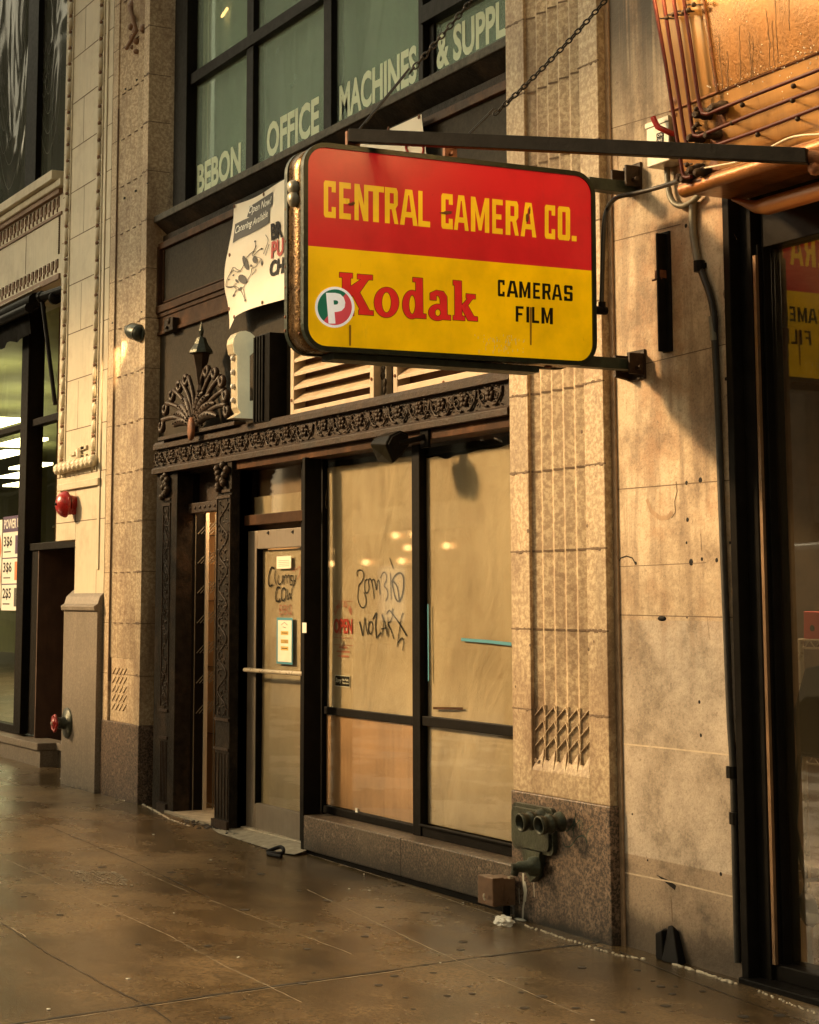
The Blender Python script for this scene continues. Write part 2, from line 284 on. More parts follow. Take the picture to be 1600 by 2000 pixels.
# ------------------------------------------------------------------ mesh helpers
def many(name,mat,parent,items,bev=0):
    for it in items:
        m_=MB(); it(m_); m_.build(name,mat,parent,bev)
class MB:
    def __init__(s): s.v=[]; s.f=[]; s.mi=[]; s.sm=[]; s.cur=0
    def add(s,vs,fs,smooth=False):
        o=len(s.v); s.v+= [tuple(v) for v in vs]; s.f+=[[i+o for i in f] for f in fs]; s.mi+=[s.cur]*len(fs); s.sm+=[smooth]*len(fs); return s
    def box(s,x0,x1,y0,y1,z0,z1):
        if x0>x1:x0,x1=x1,x0
        if y0>y1:y0,y1=y1,y0
        if z0>z1:z0,z1=z1,z0
        v=[(x,y,z) for z in(z0,z1) for y in(y0,y1) for x in(x0,x1)]
        return s.add(v,[[0,2,3,1],[4,5,7,6],[0,1,5,4],[2,6,7,3],[0,4,6,2],[1,3,7,5]])
    def prism(s,a,b,smooth=False):
        """two matching loops of points; closed solid"""
        n=len(a); tri=tessellate_polygon([[Vector(p) for p in a]])
        fs=[list(t) for t in tri]+[[n+i for i in reversed(t)] for t in tri]
        s.add(list(a)+list(b),fs)
        o=len(s.v)-2*n
        for i in range(n):
            j=(i+1)%n; s.f.append([o+i,o+n+i,o+n+j,o+j]); s.mi.append(s.cur); s.sm.append(smooth)
        return s
    def xz(s,pts,y0,y1): return s.prism([(x,y0,z) for x,z in pts],[(x,y1,z) for x,z in pts])
    def yz(s,pts,x0,x1,smooth=False): return s.prism([(x0,y,z) for y,z in pts],[(x1,y,z) for y,z in pts],smooth)
    def tube(s,pts,r,n=8,smooth=True,rs=None,closed=False):
        pts=[Vector(p) for p in pts]; N=len(pts); vs=[]; fs=[]
        prev=None
        for i,p in enumerate(pts):
            if closed: t=pts[(i+1)%N]-pts[i-1]
            else: t=(pts[min(i+1,N-1)]-pts[max(i-1,0)])
            t.normalize()
            if prev is None:
                u=t.orthogonal().normalized()
            else:
                u=(prev-t*prev.dot(t))
                u=u.normalized() if u.length>1e-6 else t.orthogonal().normalized()
            prev=u; w_=t.cross(u); rr=rs[i] if rs else r
            for k in range(n):
                a=2*math.pi*k/n; vs.append(p+u*math.cos(a)*rr+w_*math.sin(a)*rr)
        for i in range(N if closed else N-1):
            for k in range(n):
                k2=(k+1)%n; j=(i+1)%N; fs.append([i*n+k,i*n+k2,j*n+k2,j*n+k])
        s.add(vs,fs,smooth)
        if not closed: s.add(vs[:n],[list(range(n))[::-1]]); s.add(vs[-n:],[list(range(n))])
        return s
    def lathe(s,prof,o,ax=(0,0,1),n=20,smooth=True,sq=None):
        ax=Vector(ax).normalized(); u=ax.orthogonal().normalized(); w_=ax.cross(u); o=Vector(o); vs=[];fs=[]
        for r,h in prof:
            for k in range(n):
                a=2*math.pi*k/n; vs.append(o+ax*h+(u*math.cos(a)+w_*math.sin(a))*max(r,1e-4))
        for i in range(len(prof)-1):
            for k in range(n):
                k2=(k+1)%n; fs.append([i*n+k,i*n+k2,(i+1)*n+k2,(i+1)*n+k])
        s.add(vs,fs,smooth)
        s.add(vs[:n],[list(range(n))[::-1]]); s.add(vs[-n:],[list(range(n))]); return s
    def blob(s,c,rx,ry,rz,n=8,m=5):
        vs=[];fs=[]
        for i in range(m+1):
            a=math.pi*i/m
            for k in range(n):
                b=2*math.pi*k/n; vs.append((c[0]+rx*math.sin(a)*math.cos(b)+1e-5*math.cos(b),c[1]+ry*math.sin(a)*math.sin(b)+1e-5*math.sin(b),c[2]+rz*math.cos(a)))
        for i in range(m):
            for k in range(n): k2=(k+1)%n; fs.append([i*n+k,(i+1)*n+k,(i+1)*n+k2,i*n+k2])
        return s.add(vs,fs,True)
    def quad(s,a,b,c,d): return s.add([a,b,c,d],[[0,1,2,3]])
    def build(s,name,mat,parent=None,bev=0):
        me=bpy.data.meshes.new(name); off=root_loc(parent)
        me.from_pydata([(v[0]-off[0],v[1]-off[1],v[2]-off[2]) for v in s.v],[],s.f)
        ml=mat if isinstance(mat,(list,tuple)) else [mat]
        for k in ml: me.materials.append(MATS[k])
        for p,mi,sm in zip(me.polygons,s.mi,s.sm): p.material_index=mi; p.use_smooth=sm
        bm=bmesh.new(); bm.from_mesh(me); bmesh.ops.recalc_face_normals(bm,faces=bm.faces); bm.to_mesh(me); bm.free()
        me.update(); o=bpy.data.objects.new(name,me); COL.objects.link(o)
        if parent: o.parent=parent
        if bev:
            b=o.modifiers.new('bevel','BEVEL'); b.width=bev; b.segments=2; b.limit_method='ANGLE'; b.angle_limit=R(40)
        return o
def root_loc(p):
    if p is None: return (0,0,0)
    while p.parent: p=p.parent
    return tuple(p.location)
def tag(o,label=None,cat=None,group=None,kind=None):
    if label:o['label']=label
    if cat:o['category']=cat
    if group:o['group']=group
    if kind:o['kind']=kind
    return o
def thing(name,label,cat,loc=(0,0,0),group=None):
    o=bpy.data.objects.new(name,None); COL.objects.link(o); o.location=loc; o.empty_display_size=.1
    return tag(o,label,cat,group)
def copytree(r,delta,label):
    c=r.copy(); COL.objects.link(c); c.location=r.location+Vector(delta); c['label']=label
    for ch in [x for x in bpy.data.objects if x.parent==r]:
        d=ch.copy(); COL.objects.link(d); d.parent=c
        for g in [x for x in bpy.data.objects if x.parent==ch]:
            e=g.copy(); COL.objects.link(e); e.parent=d
    return c
def text(name,body,fmap,mat,parent,bold=0,shear=0,align=None,two=None,spacing=1.0):
    """built-in font, normalised to u,v in 0..1 and mapped by fmap"""
    cu=bpy.data.curves.new(name,'FONT'); cu.body=body; cu.offset=bold; cu.shear=shear; cu.resolution_u=3; cu.space_character=spacing
    if align: cu.align_x=align
    t=bpy.data.objects.new(name,cu); COL.objects.link(t); bpy.context.view_layer.update()
    me=bpy.data.meshes.new_from_object(t.evaluated_get(bpy.context.evaluated_depsgraph_get()))
    bpy.data.objects.remove(t); me.name=name
    xs=[v.co.x for v in me.vertices]; ys=[v.co.y for v in me.vertices]
    x0,x1,y0,y1=min(xs),max(xs),min(ys),max(ys); off=Vector(root_loc(parent))
    for v in me.vertices: v.co=Vector(fmap((v.co.x-x0)/(x1-x0),(v.co.y-y0)/(y1-y0)))-off
    me.materials.clear(); me.materials.append(MATS[mat])
    o=bpy.data.objects.new(name,me); COL.objects.link(o)
    if parent:o.parent=parent
    return o
def wallmap(x0,x1,z0,z1,Y,warp=None):
    def f(u,v):
        x=x0+(x1-x0)*u; z=z0+(z1-z0)*v
        return (x,(warp(x,z) if warp else Y),z)
    return f
def ribbon(mb,pts,w_,Y,closed=False):
    """flat stroke on a wall plane; pts are (x,z)"""
    P=[Vector((p[0],p[1])) for p in pts]; n=len(P)
    Lp=[];Rp=[]
    for i in range(n):
        t=(P[min(i+1,n-1)]-P[max(i-1,0)]); t=t.normalized() if t.length>0 else Vector((1,0))
        nn=Vector((-t.y,t.x))*w_/2; Lp.append(P[i]+nn); Rp.append(P[i]-nn)
    vs=[(p.x,Y,p.y) for p in Lp]+[(p.x,Y,p.y) for p in Rp]
    mb.add(vs,[[i,i+1,n+i+1,n+i] for i in range(n-1)])
def smooth_path(pts,k=6):
    out=[]; P=[Vector(p) for p in pts]; n=len(P)
    for i in range(n-1):
        p0=P[max(i-1,0)];p1=P[i];p2=P[i+1];p3=P[min(i+2,n-1)]
        for j in range(k):
            t=j/k; out.append(.5*((2*p1)+(p2-p0)*t+(2*p0-5*p1+4*p2-p3)*t*t+(3*p1-p0-3*p2+p3)*t**3))
    out.append(P[-1]); return out
def pxs(pts,Y): return [A(x,y,Y) for x,y in pts]
random.seed(4)
# ------------------------------------------------------------------ ground
def gz(x): return .012-x*.0062           # the pavement falls slightly to the right
def sheet(name,mat,x0,x1,y0,y1,dz,kind='structure'):
    mb=MB(); mb.quad((x0,y0,gz(x0)+dz),(x1,y0,gz(x1)+dz),(x1,y1,gz(x1)+dz),(x0,y1,gz(x0)+dz))
    o=mb.build(name,mat); tag(o,kind=kind); return o
sheet('ground','asphalt',-150,120,-150,60,-.20)
mb=MB(); X0,X1=-60,40
mb.add([(X0,-5.8,gz(X0)),(X1,-5.8,gz(X1)),(X1,2.5,gz(X1)),(X0,2.5,gz(X0)),(X0,-5.8,gz(X0)-.19),(X1,-5.8,gz(X1)-.19)],[[0,1,2,3],[0,4,5,1]])
tag(mb.build('pavement','wet_pavement'),kind='structure')
mb=MB()
mb.add([(X0,-6.0,gz(X0)+.004),(X1,-6.0,gz(X1)+.004),(X1,-5.79,gz(X1)+.004),(X0,-5.79,gz(X0)+.004),(X0,-6.0,gz(X0)-.19),(X1,-6.0,gz(X1)-.19)],[[0,1,2,3],[0,4,5,1]])
tag(mb.build('kerb','curb_stone'),kind='structure')
sheet('road','asphalt',-150,120,-17,-6.0,-.18)
sheet('opposite_pavement','curb_stone',-150,120,-24,-17,-.05)
# joints of the slabs, pressed lines a few mm wide
pave=MB(); light=MB()
def seam(mb,pts,w_,lift=.0025,jit=.003):
    out=[]
    for (a,b) in zip(pts[:-1],pts[1:]):
        pa=PG(*a,.06);pb=PG(*b,.06); n=max(2,int((pb-pa).length/.06))
        for i in range(n): q=pa.lerp(pb,i/n); out.append((q.x+random.uniform(-jit,jit),q.y+random.uniform(-jit,jit)))
    n=len(out)
    vs=[];ww=[w_*random.uniform(.4,1.3) for _ in out]
    for i,(x,y) in enumerate(out):
        x2,y2=out[min(i+1,n-1)];x1,y1=out[max(i-1,0)]; t=Vector((x2-x1,y2-y1)).normalized(); nn=Vector((-t.y,t.x))*ww[i]/2
        vs.append((x+nn.x,y+nn.y,gz(x)+lift)); vs.append((x-nn.x,y-nn.y,gz(x)+lift))
    mb.add(vs,[[2*i,2*i+1,2*i+3,2*i+2] for i in range(n-1)])
seam(pave,[(0,2002),(280,1962),(500,1930),(740,1897),(960,1866),(1200,1836)],.018)
seam(light,[(0,2006),(280,1966),(560,1925),(740,1901),(960,1869)],.004,.0032)
seam(pave,[(0,1605),(100,1625),(260,1690),(420,1762)],.007)
seam(light,[(265,1704),(380,1752)],.0035,.003)
seam(light,[(10,1686),(80,1716),(180,1764),(330,1830),(440,1888),(530,1928),(600,1962)],.0035,.003)
seam(pave,[(0,1805),(90,1862),(200,1921),(300,1970),(345,2002)],.006)
seam(light,[(20,1815),(60,1838)],.004,.003)
seam(light,[(600,1742),(700,1788),(800,1835),(960,1906),(1150,1985)],.004,.003)
seam(light,[(410,1762),(560,1818),(700,1869)],.003,.003)
seam(light,[(560,1662),(760,1722),(900,1768),(985,1796)],.004,.003)
seam(pave,[(1210,1858),(1330,1905),(1480,1960),(1600,1998)],.007)
seam(light,[(0,1532),(70,1556)],.006,.003)
tag(pave.build('pavement_joints','ink_soft'),kind='structure'); tag(light.build('pavement_worn_joints','caulk'),kind='structure')
# worn white stencil rubbed off the paving
mb=MB(); random.seed(9)
for _ in range(420):
    u,v=random.random(),random.random()
    a=PG(135+u*95+v*30,1703+v*26+u*3,.07); s=random.uniform(.003,.010)
    if v>.25 and v<.8 and random.random()<.45: continue
    mb.quad((a.x-s*1.4,a.y-s*.5,gz(a.x)+.003),(a.x+s*1.3,a.y-s*.4,gz(a.x)+.003),(a.x+s*1.2,a.y+s*.5,gz(a.x)+.003),(a.x-s,a.y+s*.6,gz(a.x)+.003))
tag(mb.build('worn_paint_mark','concrete_pale'),kind='structure')

# ------------------------------------------------------------------ far side of the street (seen only in the glass)
def facade(name,label,x0,x1,y,z1,mat,step,ww,hh,lit=()):
    t=thing(name,label,'building',((x0+x1)/2,y,0),'buildings across the street')
    mb=MB(); mb.box(x0,x1,y-8,y-.3,-.2,z1); nx=int((x1-x0)/step); k=0
    fl=3.6; z=1.0
    while z+hh<z1-.5:
        for i in range(nx):
            cx_=x0+step*(i+.5); wn=MB().box(cx_-ww/2,cx_+ww/2,y-.32,y-.26,z,z+hh)
            if k<95: wn.build('window','lit_window' if (k%7 in lit) else 'black_satin',t)
            k+=1
        z+=fl
    for i in range(nx+1): mb.box(x0+step*i-.3,x0+step*i+.3,y-.35,y,-.2,z1)
    zz=.2
    while zz<z1: mb.box(x0,x1,y-.35,y-.1,zz+hh+.95,zz+3.95+.0); zz+=fl
    mb.box(x0-.2,x1+.2,y-.5,y+.25,z1,z1+.5)
    mb.build('wall',mat,t)
    return t
facade('opposite_building','pale stone building across the street with tall windows',-62,-30,-22,9.4,'opp_stone',3.0,1.9,2.2,(3,))
facade('opposite_building','brown brick building across the street with lit rooms',-29.6,-8,-22,9.2,'opp_brick',2.7,1.5,2.1,(1,4))
facade('opposite_building','grey stone corner building across the street',-7.6,26,-22,9.4,'opp_stone',3.2,2.2,2.2,(2,))
facade('opposite_building','tall pale building far down the street',-140,-63,-22,26,'opp_stone',7,4,2.4,(2,))
facade('opposite_building','dark tower closing the far end of the street',-230,-141,-16,40,'opp_brick',9,5,2.4,(3,))
# theatre marquee across the street, its bulbs mirrored in the shop glass
MXX=-43.5
t=thing('theatre_marquee','golden theatre canopy with rows of bulbs across the street','canopy',(MXX,-20,1.7))
mb=MB(); mb.box(MXX-6,MXX+6,-21.9,-18.6,2.6,3.5); mb.build('canopy_box','gold_glass',t,.02)
mb=MB()
for i in (3,4,5,9,14,15,16,17,22,27,28):
    for z in (2.2+.35*(i%3),): mb.blob((MXX-5.8+i*.35,-18.5,z+.5),.09,.09,.09,6,4)
mb.build('bulb_row','theatre_bulb',t)
t=thing('street_lamp','lit three globe street lamp at the kerb, mirrored in the golden marquee','street lamp',(-11.4,-5.6,.06))
mb=MB(); mb.lathe([(.16,-.1),(.16,.25),(.10,.35),(.07,.6),(.055,4.0),(.05,4.65),(.03,4.7)],(-11.4,-5.6,.08),(0,0,1),14); mb.build('post','green_arm',t)
mb=MB(); mb.tube([(-12.05,-5.6,4.62),(-11.9,-5.6,4.5),(-11.4,-5.6,4.42),(-10.9,-5.6,4.4),(-10.75,-5.6,4.5)],.03,8); mb.build('cross_arm','green_arm',t)
for q in ((-12.05,-5.6,4.85),(-11.4,-5.6,4.92),(-10.75,-5.6,4.72)): mb=MB(); mb.blob(q,.17,.17,.19,16,10); mb.build('globe','globe_lit',t)
t=thing('parked_van','white delivery van parked on the road, mirrored in the right shop window','van',(-14.8,-9,-.1))
prof=[(-17.5,.25),(-17.5,2.0),(-17.2,2.3),(-14.2,2.34),(-13.3,1.65),(-12.5,1.35),(-12.4,.3)]
mb=MB(); mb.xz(prof,-10.8,-9.0); mb.build('body','van_white',t,.08)
for y in (-10.9,-8.99):
    for x in (-16.6,-13.3): mb=MB(); mb.lathe([(.33,0),(.36,.04),(.36,.18),(.33,.22)],(x,y-.1,.2),(0,1,0),18); mb.build('wheel','black_satin',t)
mb=MB(); mb.xz([(-14.15,1.55),(-14.15,2.1),(-13.95,2.1),(-13.3,1.6)],-8.99,-8.97); mb.build('side_window','black_satin',t)
for y in (-10.6,-9.25): mb=MB(); mb.box(-17.56,-17.5,y,y+.16,.7,1.2); mb.build('tail_lamp','taillight',t)
# unseen steelwork over the road, added to keep sun off the upper wall
t=thing('elevated_sun_blocker','dark elevated steelwork over the road, its high wall added to block sun','sun blocker',(-20,-9,0))
mb=MB()
for i in range(9):
    x=-75+i*14
    for y in (-6.6,-14.6): mb.box(x-.2,x+.2,y-.2,y+.2,-.2,6.4)
    mb.box(x-.15,x+.15,-14.8,-6.4,5.8,6.3)
mb.build('column','steel_opp',t)
mb=MB(); mb.box(-95,50,-8.6,-8.3,9.05,17); 
for i in range(40): mb.box(-95+i*3.6,-94.85+i*3.6,-8.3,-8.2,9.0,17)
mb.box(-95,50,-8.7,-8.1,16.9,17.2); mb.build('sun_blocker_wall','steel_opp',t)
mb=MB(); mb.box(-95,50,-8.6,-8.2,4.6,5.55); mb.build('girder','steel_opp',t)  # girder sized to shade the foot of the walls

# ------------------------------------------------------------------ granite office building
OB=thing('office_building','tan granite building with two fluted piers and the boarded ground floor shop','building',(-10.8,.5,0))
XL0,XL1=-14.46,-13.60       # left pier
XR0,XR1=-8.165,-7.31        # right pier
ZG=.69                      # top of the polished granite base
ZT=9.5
def flute_pier(xa,xb,strip_l,strip_r,depth,yb,nfl,ztop,zbot):
    """front strips at Y=0, recessed field of saw-tooth flutes between"""
    mb=MB(); mb.box(xa,strip_l,0,yb,zbot,ztop); mb.box(strip_r,xb,0,yb,zbot,ztop)
    zf=zbot+.17
    mb.box(strip_l,strip_r,0,yb,zbot,zf-.05)
    # sloping foot of the field
    mb.prism([(strip_l,0,zf-.05),(strip_l,depth*1.2,zf+.03),(strip_l,yb,zf+.03),(strip_l,yb,zf-.05)],[(strip_r,0,zf-.05),(strip_r,depth*1.2,zf+.03),(strip_r,yb,zf+.03),(strip_r,yb,zf-.05)])
    wv=(strip_r-strip_l)/nfl; pts=[]
    for i in range(nfl): x=strip_l+wv*i; pts+=[(x,.018),(x+wv*.54,.044)]
    pts+=[(strip_r,.018)]
    lo=[(x,y,zf) for x,y in pts]+[(strip_r,yb,zf),(strip_l,yb,zf)]
    hi=[(x,y,ztop) for x,y in pts]+[(strip_r,yb,ztop),(strip_l,yb,ztop)]
    mb.prism(lo,hi); return mb,wv,zf
sl1=A(1033,1000)[0]; sr1=A(1144,1000)[0]
mb,wv,zf=flute_pier(XR0,XR1,sl1,sr1,.036,.5,5,ZT,ZG)
pr1=mb.build('pier','granite_tan',OB,.004)
mb=MB()                     # carved lozenges at the foot of the flutes
for i in range(5):
    x=sl1+wv*i
    for k in range(3):
        z=zf+.06+k*.075
        mb.tube([(x+wv*.06,.016,z),(x+wv*.52,.038,z+.055)],.0035,5); mb.tube([(x+wv*.52,.038,z+.055),(x+wv,.017,z+.02)],.004,5)
    mb.tube([(x+wv*.03,.016,zf),(x+wv*.03,.018,zf+.27)],.004,5)
    mb.prism([(x+.01,.0,zf-.05),(x+wv-.01,.0,zf-.05),(x+wv*.5,.04,zf+.05)],[(x+.01,.05,zf-.05),(x+wv-.01,.05,zf-.05),(x+wv*.5,.06,zf+.05)])
mb.build('carved_foot','granite_tan',pr1)
# mortar joints of the pier
mb=MB()
zj=[1.10,1.50,1.90,2.30,2.70,3.10,3.50,3.90,4.30,4.70,5.1]
for z in zj:
    z+=random.uniform(-.004,.004)
    mb.box(XR0-.001,sl1,-.0012,.01,z-.0038,z+.0038); mb.box(sr1,XR1+.0012,-.0012,.01,z-.0038,z+.0038)
    for _ in range(16):
        xx=random.choice([random.uniform(XR0+.01,sl1),random.uniform(sr1,XR1-.01)]); mb.blob((xx,-.0005,z+random.uniform(-.006,.004)),random.uniform(.008,.028),.0012,random.uniform(.003,.009),7,4)
    for i in range(5):
        x=sl1+wv*i
        mb.quad((x+wv*.03,.0165,z-.005),(x+wv*.54,.0405,z-.005),(x+wv*.54,.0405,z+.005),(x+wv*.03,.0165,z+.005))
mb.build('joint_line','joint',pr1)
mb=MB(); mb.box(XR0-.01,XR1+.008,-.008,.5,-.05,ZG); mb.build('polished_base','granite_pink',pr1,.006)
mb=MB()      # spalls, drill holes
for (x,y,r) in [(1031,1037,6),(1147,1027,5),(1136,843,4),(1007,1341,4),(1150,1268,5),(1160,1253,4),(1046,1485,5),(1035,1260,4)]:
    a,b=A(x,y); mb.lathe([(r*.0016,0),(r*.0026,.002)],(a,-.0006,b),(0,1,0),8)
mb.build('chip','joint',pr1)
# left pier
sl2=XL0+.13; sr2=XL0+.50
mb=MB(); mb.box(XL0,sl2,.0,.5,ZG,ZT); mb.box(sl2+.0,XL1-.12,.022,.5,ZG,ZG+.5); nf=4; wq=(XL1-.12-sl2)/nf; pq=[]
for i in range(nf): x=sl2+wq*i; pq+=[(x,.012),(x+wq*.06,.012),(x+wq*.54,.038)]
pq+=[(XL1-.12,.012),(XL1-.12,.5),(sl2,.5)]
mb.prism([(x,y,ZG+.5) for x,y in pq],[(x,y,ZT) for x,y in pq])
mb.box(XL1-.12,XL1,0,.5,ZG,ZT)
pr2=mb.build('pier','granite_tan',OB,.004)
mb=MB()
for i in range(4):
    for k in range(5):
        x=sl2+.06+i*.085; z=ZG+.09+k*.07
        mb.tube([(x,.018,z),(x+.07,.02,z+.05)],.0045,5)
mb.build('carved_foot','granite_tan',pr2)
mb=MB()
for z in [1.07,1.47,1.87,2.27,2.67,3.07,3.47,3.87,4.27,4.67,5.07,5.47,5.87,6.27,6.67]:
    z+=random.uniform(-.006,.006)
    mb.box(XL0,sl2,-.0012,.01,z-.003,z+.003); mb.box(XL1-.12,XL1+.0012,-.0012,.19,z-.003,z+.003); mb.box(sl2,XL1-.12,.0208,.03,z-.003,z+.003)
mb.box(sl2-.004,sl2+.006,-.001,.03,1.0,5.75)
for z in [1.07+.4*k for k in range(14)]:
    for _ in range(10): mb.blob((random.uniform(XL1-.12,XL1),-.0005,z+random.uniform(-.006,.006)),random.uniform(.01,.03),.0012,random.uniform(.003,.01),7,4)
mb.build('joint_line','joint',pr2)
mb=MB(); mb.box(XL0-.008,XL1+.01,-.008,.5,-.05,ZG); mb.build('polished_base','granite_pink',pr2,.006)
mb=MB(); random.seed(21)     # weathered carving with brown runs high on the pier
for (x,y,r) in [(252,12,.05),(258,38,.035),(252,52,.03),(260,60,.03),(254,72,.026),(262,80,.026),(256,92,.02),(262,100,.02),(275,55,.035)]:
    a,b=A(x,y,.0); mb.blob((a,.02,b),r,.03,r*1.1,7,5)
mb.tube([(A(256,12,0)[0]-.02,-.004,A(256,12,0)[1]),(A(268,60,0)[0],-.006,A(268,60,0)[1]),(A(248,95,0)[0],-.004,A(248,95,0)[1])],.018,6)
mb.build('carved_drop','terracotta_brown',pr2)
mb=MB()
for (x,y,s) in [(267,156,3),(245,174,3),(265,373,4),(243,387,4),(277,609,3),(278,728,3),(220,631,3),(288,358,2)]:
    a,b=A(x,y); mb.box(a-.012*s/3,a+.012*s/3,-.003,.004,b-.006*s/3,b+.006*s/3)
mb.build('chip','ink',pr2)

# upper storey: sill, windows
XA,XB=XL1,XR0
ZS=4.64
mb=MB()
mb.xz([(XA+.0,ZS),(XB,ZS),(XB,ZS+.055),(XA,ZS+.055)],.06,.5)
sill=mb.build('window_sill','sill_worn',OB,.006)
mb=MB(); mb.yz([(.075,ZS-.002),(.19,ZS-.10),(.5,ZS-.10),(.5,ZS-.002)],XA+.003,XB-.003); mb.box(XA+.002,XB-.002,.14,.5,ZS-.16,ZS-.1); mb.build('moulding','dark_iron',sill,.004)
# window frames
YG=.26
def vbar(mb,px,py,wpx,Yf,z0,z1,dep=.14):
    x0=A(px,py,Yf)[0]; x1=A(px+wpx,py,Yf)[0]; mb.box(x0,x1,Yf,Yf+dep,z0,z1); return x0,x1
mb=MB()
zt2=A(483,82,.2)[1]           # transom height
xl=vbar(mb,340,200,24,.17,ZS+.05,ZT); x1_=vbar(mb,481,200,13,.215,ZS+.05,ZT,.1); x2_=vbar(mb,632,100,15,.215,ZS+.05,ZT,.1); x3_=vbar(mb,817,80,9,.2,ZS+.05,ZT,.1)
mb.box(xl[1],x3_[0],.2,.3,zt2-.045,zt2+.045); mb.box(xl[1],XB+.02,.2,.3,zt2+1.5,zt2+1.6); mb.box(xl[1],x3_[0],.2,.3,ZS+.05,ZS+.13)
zt3=A(830,34,.2)[1]; mb.box(x3_[1],XB+.05,.18,.3,zt3-.04,zt3+.07); mb.box(x3_[1],XB+.05,.2,.3,ZS+.05,ZS+.11)
mb.box(x3_[1],x3_[1]+.06,.24,.3,ZS+.05,zt3)
wf=mb.build('upper_window','black_frame',OB,.004)
mb=MB(); mb.box(xl[1]-.02,XB+.05,YG,YG+.008,ZS+.06,ZT); mb.build('pane','glass_upper',wf)
# pleated pale blinds behind the glass
mb=MB(); x=xl[1]; vs=[];i=0
while x<XB+.6:
    vs.append((x,YG+.15+.034*math.sin(i*1.9)+.02*math.sin(i*.7),0)); x+=.07; i+=1
N=len(vs); mb.add([(a,b,ZS-.1) for a,b,_ in vs]+[(a,b,ZT) for a,b,_ in vs],[[k,k+1,N+k+1,N+k] for k in range(N-1)],True)
mb.build('blind','blind',wf)
def px_text(name,body,x0,x1,yb0,yt0,yb1,Y,mat,parent,**k):
    """text whose left edge runs yb0..yt0 at pixel x0, baseline reaches yb1 at x1"""
    xa,za=A(x0,yb0,Y); _,zt=A(x0,yt0,Y); xb,zb=A(x1,yb1,Y)
    zz=(za+zb)/2; return text(name,body,wallmap(xa,xb,zz,zz+(zt-za),Y),mat,parent,**k)
YL=YG-.002
px_text('window_lettering','BEBON',385,470,378,320,342,YL,'letter_pale',wf,bold=.032)
px_text('window_lettering','OFFICE',521,623,308,240,262,YL,'letter_pale',wf,bold=.032)
px_text('window_lettering','MACHINES',663,814,234,165,163,YL,'letter_pale',wf,bold=.032)
px_text('window_lettering','& SUPPLIES',853,1036,130,60,54,YL,'letter_pale',wf,bold=.032)
# small lit ceiling lamps glimpsed through the panes
mb=MB(); a=PT(436,25,YG+.1); mb.tube([(a.x-.05,YG+.11,a.z-.015),(a.x+.06,YG+.11,a.z+.02)],.012,6); mb.build('lamp_glimmer','theatre_bulb',wf)

# ------------------------------------------------------------------ spandrel
Zf=2.80
mb=MB(); mb.box(XA,XB,.13,.5,2.6,ZS-.16)
sp=mb.build('spandrel','panel_dark',OB)
mb=MB()
for (z0,z1,y) in [(4.42,4.475,.10),(3.905,3.965,.085),(3.87,3.905,.10),(3.76,3.87,.112),(3.73,3.76,.10)]: mb.box(XA+.001,XB-.001,y,.14,z0,z1)
mb.box(XA+.001,XA+.03,.09,.14,3.9,4.45)
mb.box(XA+.06,XB-.02,.118,.14,3.985,4.0)
mb.box(XA+.06,XA+.075,.118,.14,3.985,4.42)
mb.build('trim','brown_paint',sp,.004)
mb=MB(); a,b=A(333,636,.09); mb.box(a-.06,a+.12,.06,.13,b-.05,b+.05); mb.blob((a+.05,.07,b+.03),.03,.03,.03); mb.box(a+.0,a+.03,.04,.09,b-.03,b-.01); mb.build('bracket','dark_iron',sp,.004)
mb=MB(); a0=A(736,700,.1)[0]; a1=A(757,700,.1)[0]; mb.box(a0,a1,.09,.14,2.84,3.5); mb.build('stone_stub','concrete_pale',sp,.01)
mb=MB(); random.seed(3)
zz=2.84; 
for k in range(14):
    xx=a1-.02+random.uniform(-.02,.02); mb.blob((xx,.09,2.86+k*.045),.02+random.random()*.012,.012,.03,6,4)
mb.build('broken_edge','panel_dark',sp)

# ------------------------------------------------------------------ cast frieze over the ground floor
XI=-13.37
mb=MB(); mb.box(XI,XB-.001,.035,.3,2.665,2.80); fr=mb.build('frieze','bronze_iron',OB)
mb=MB()
mb.yz([(.0,2.80),(.0,2.835),(.02,2.86),(.13,2.865),(.3,2.865),(.3,2.80)],XI-.02,XB-.002)
mb.yz([(-.012,2.612),(-.012,2.65),(.008,2.665),(.3,2.665),(.3,2.612)],XI-.015,XB-.003)
mb.build('moulding','bronze_iron',fr,.003)
mb=MB(); random.seed(8)
def spiral(cx_,cz,r,turn,dirn,y0=.03):
    return [(cx_+dirn*math.cos(t)*r*(1-t/turn*.85),y0-.006,cz+math.sin(t)*r*(1-t/turn*.85)) for t in [i*turn/13 for i in range(14)]]
x=XI+.08
while x<XB-.05:
    c=2.732+random.uniform(-.006,.006)
    for p in range(6):
        a=p*math.pi/3; mb.blob((x+math.cos(a)*.026,.026,c+.012+math.sin(a)*.026),.016,.014,.016,6,4)
    mb.blob((x,.018,c+.012),.014,.014,.014,6,4)
    for d in (-1,1):
        mb.tube(spiral(x+d*.075,c-.008,.036,5.5,d),.0045,5)
        mb.tube([(x+d*.03,.026,c-.05),(x+d*.07,.024,c-.045),(x+d*.115,.026,c+.0),(x+d*.12,.028,c+.045)],.007,5)
        for q in range(9):
            aa=random.uniform(-.9,.9); r_=random.uniform(.008,.016); px_,pz_=x+d*random.uniform(.03,.13),c+random.uniform(-.058,.058)
            mb.tube([(px_-r_*math.cos(aa),.03,pz_-r_*math.sin(aa)),(px_,.022,pz_),(px_+r_*math.cos(aa),.03,pz_+r_*math.sin(aa))],.005,5,rs=[.0015,.006,.0015])
    x+=.262+random.uniform(-.03,.03)
mb.build('floral_relief','bronze_iron',fr)

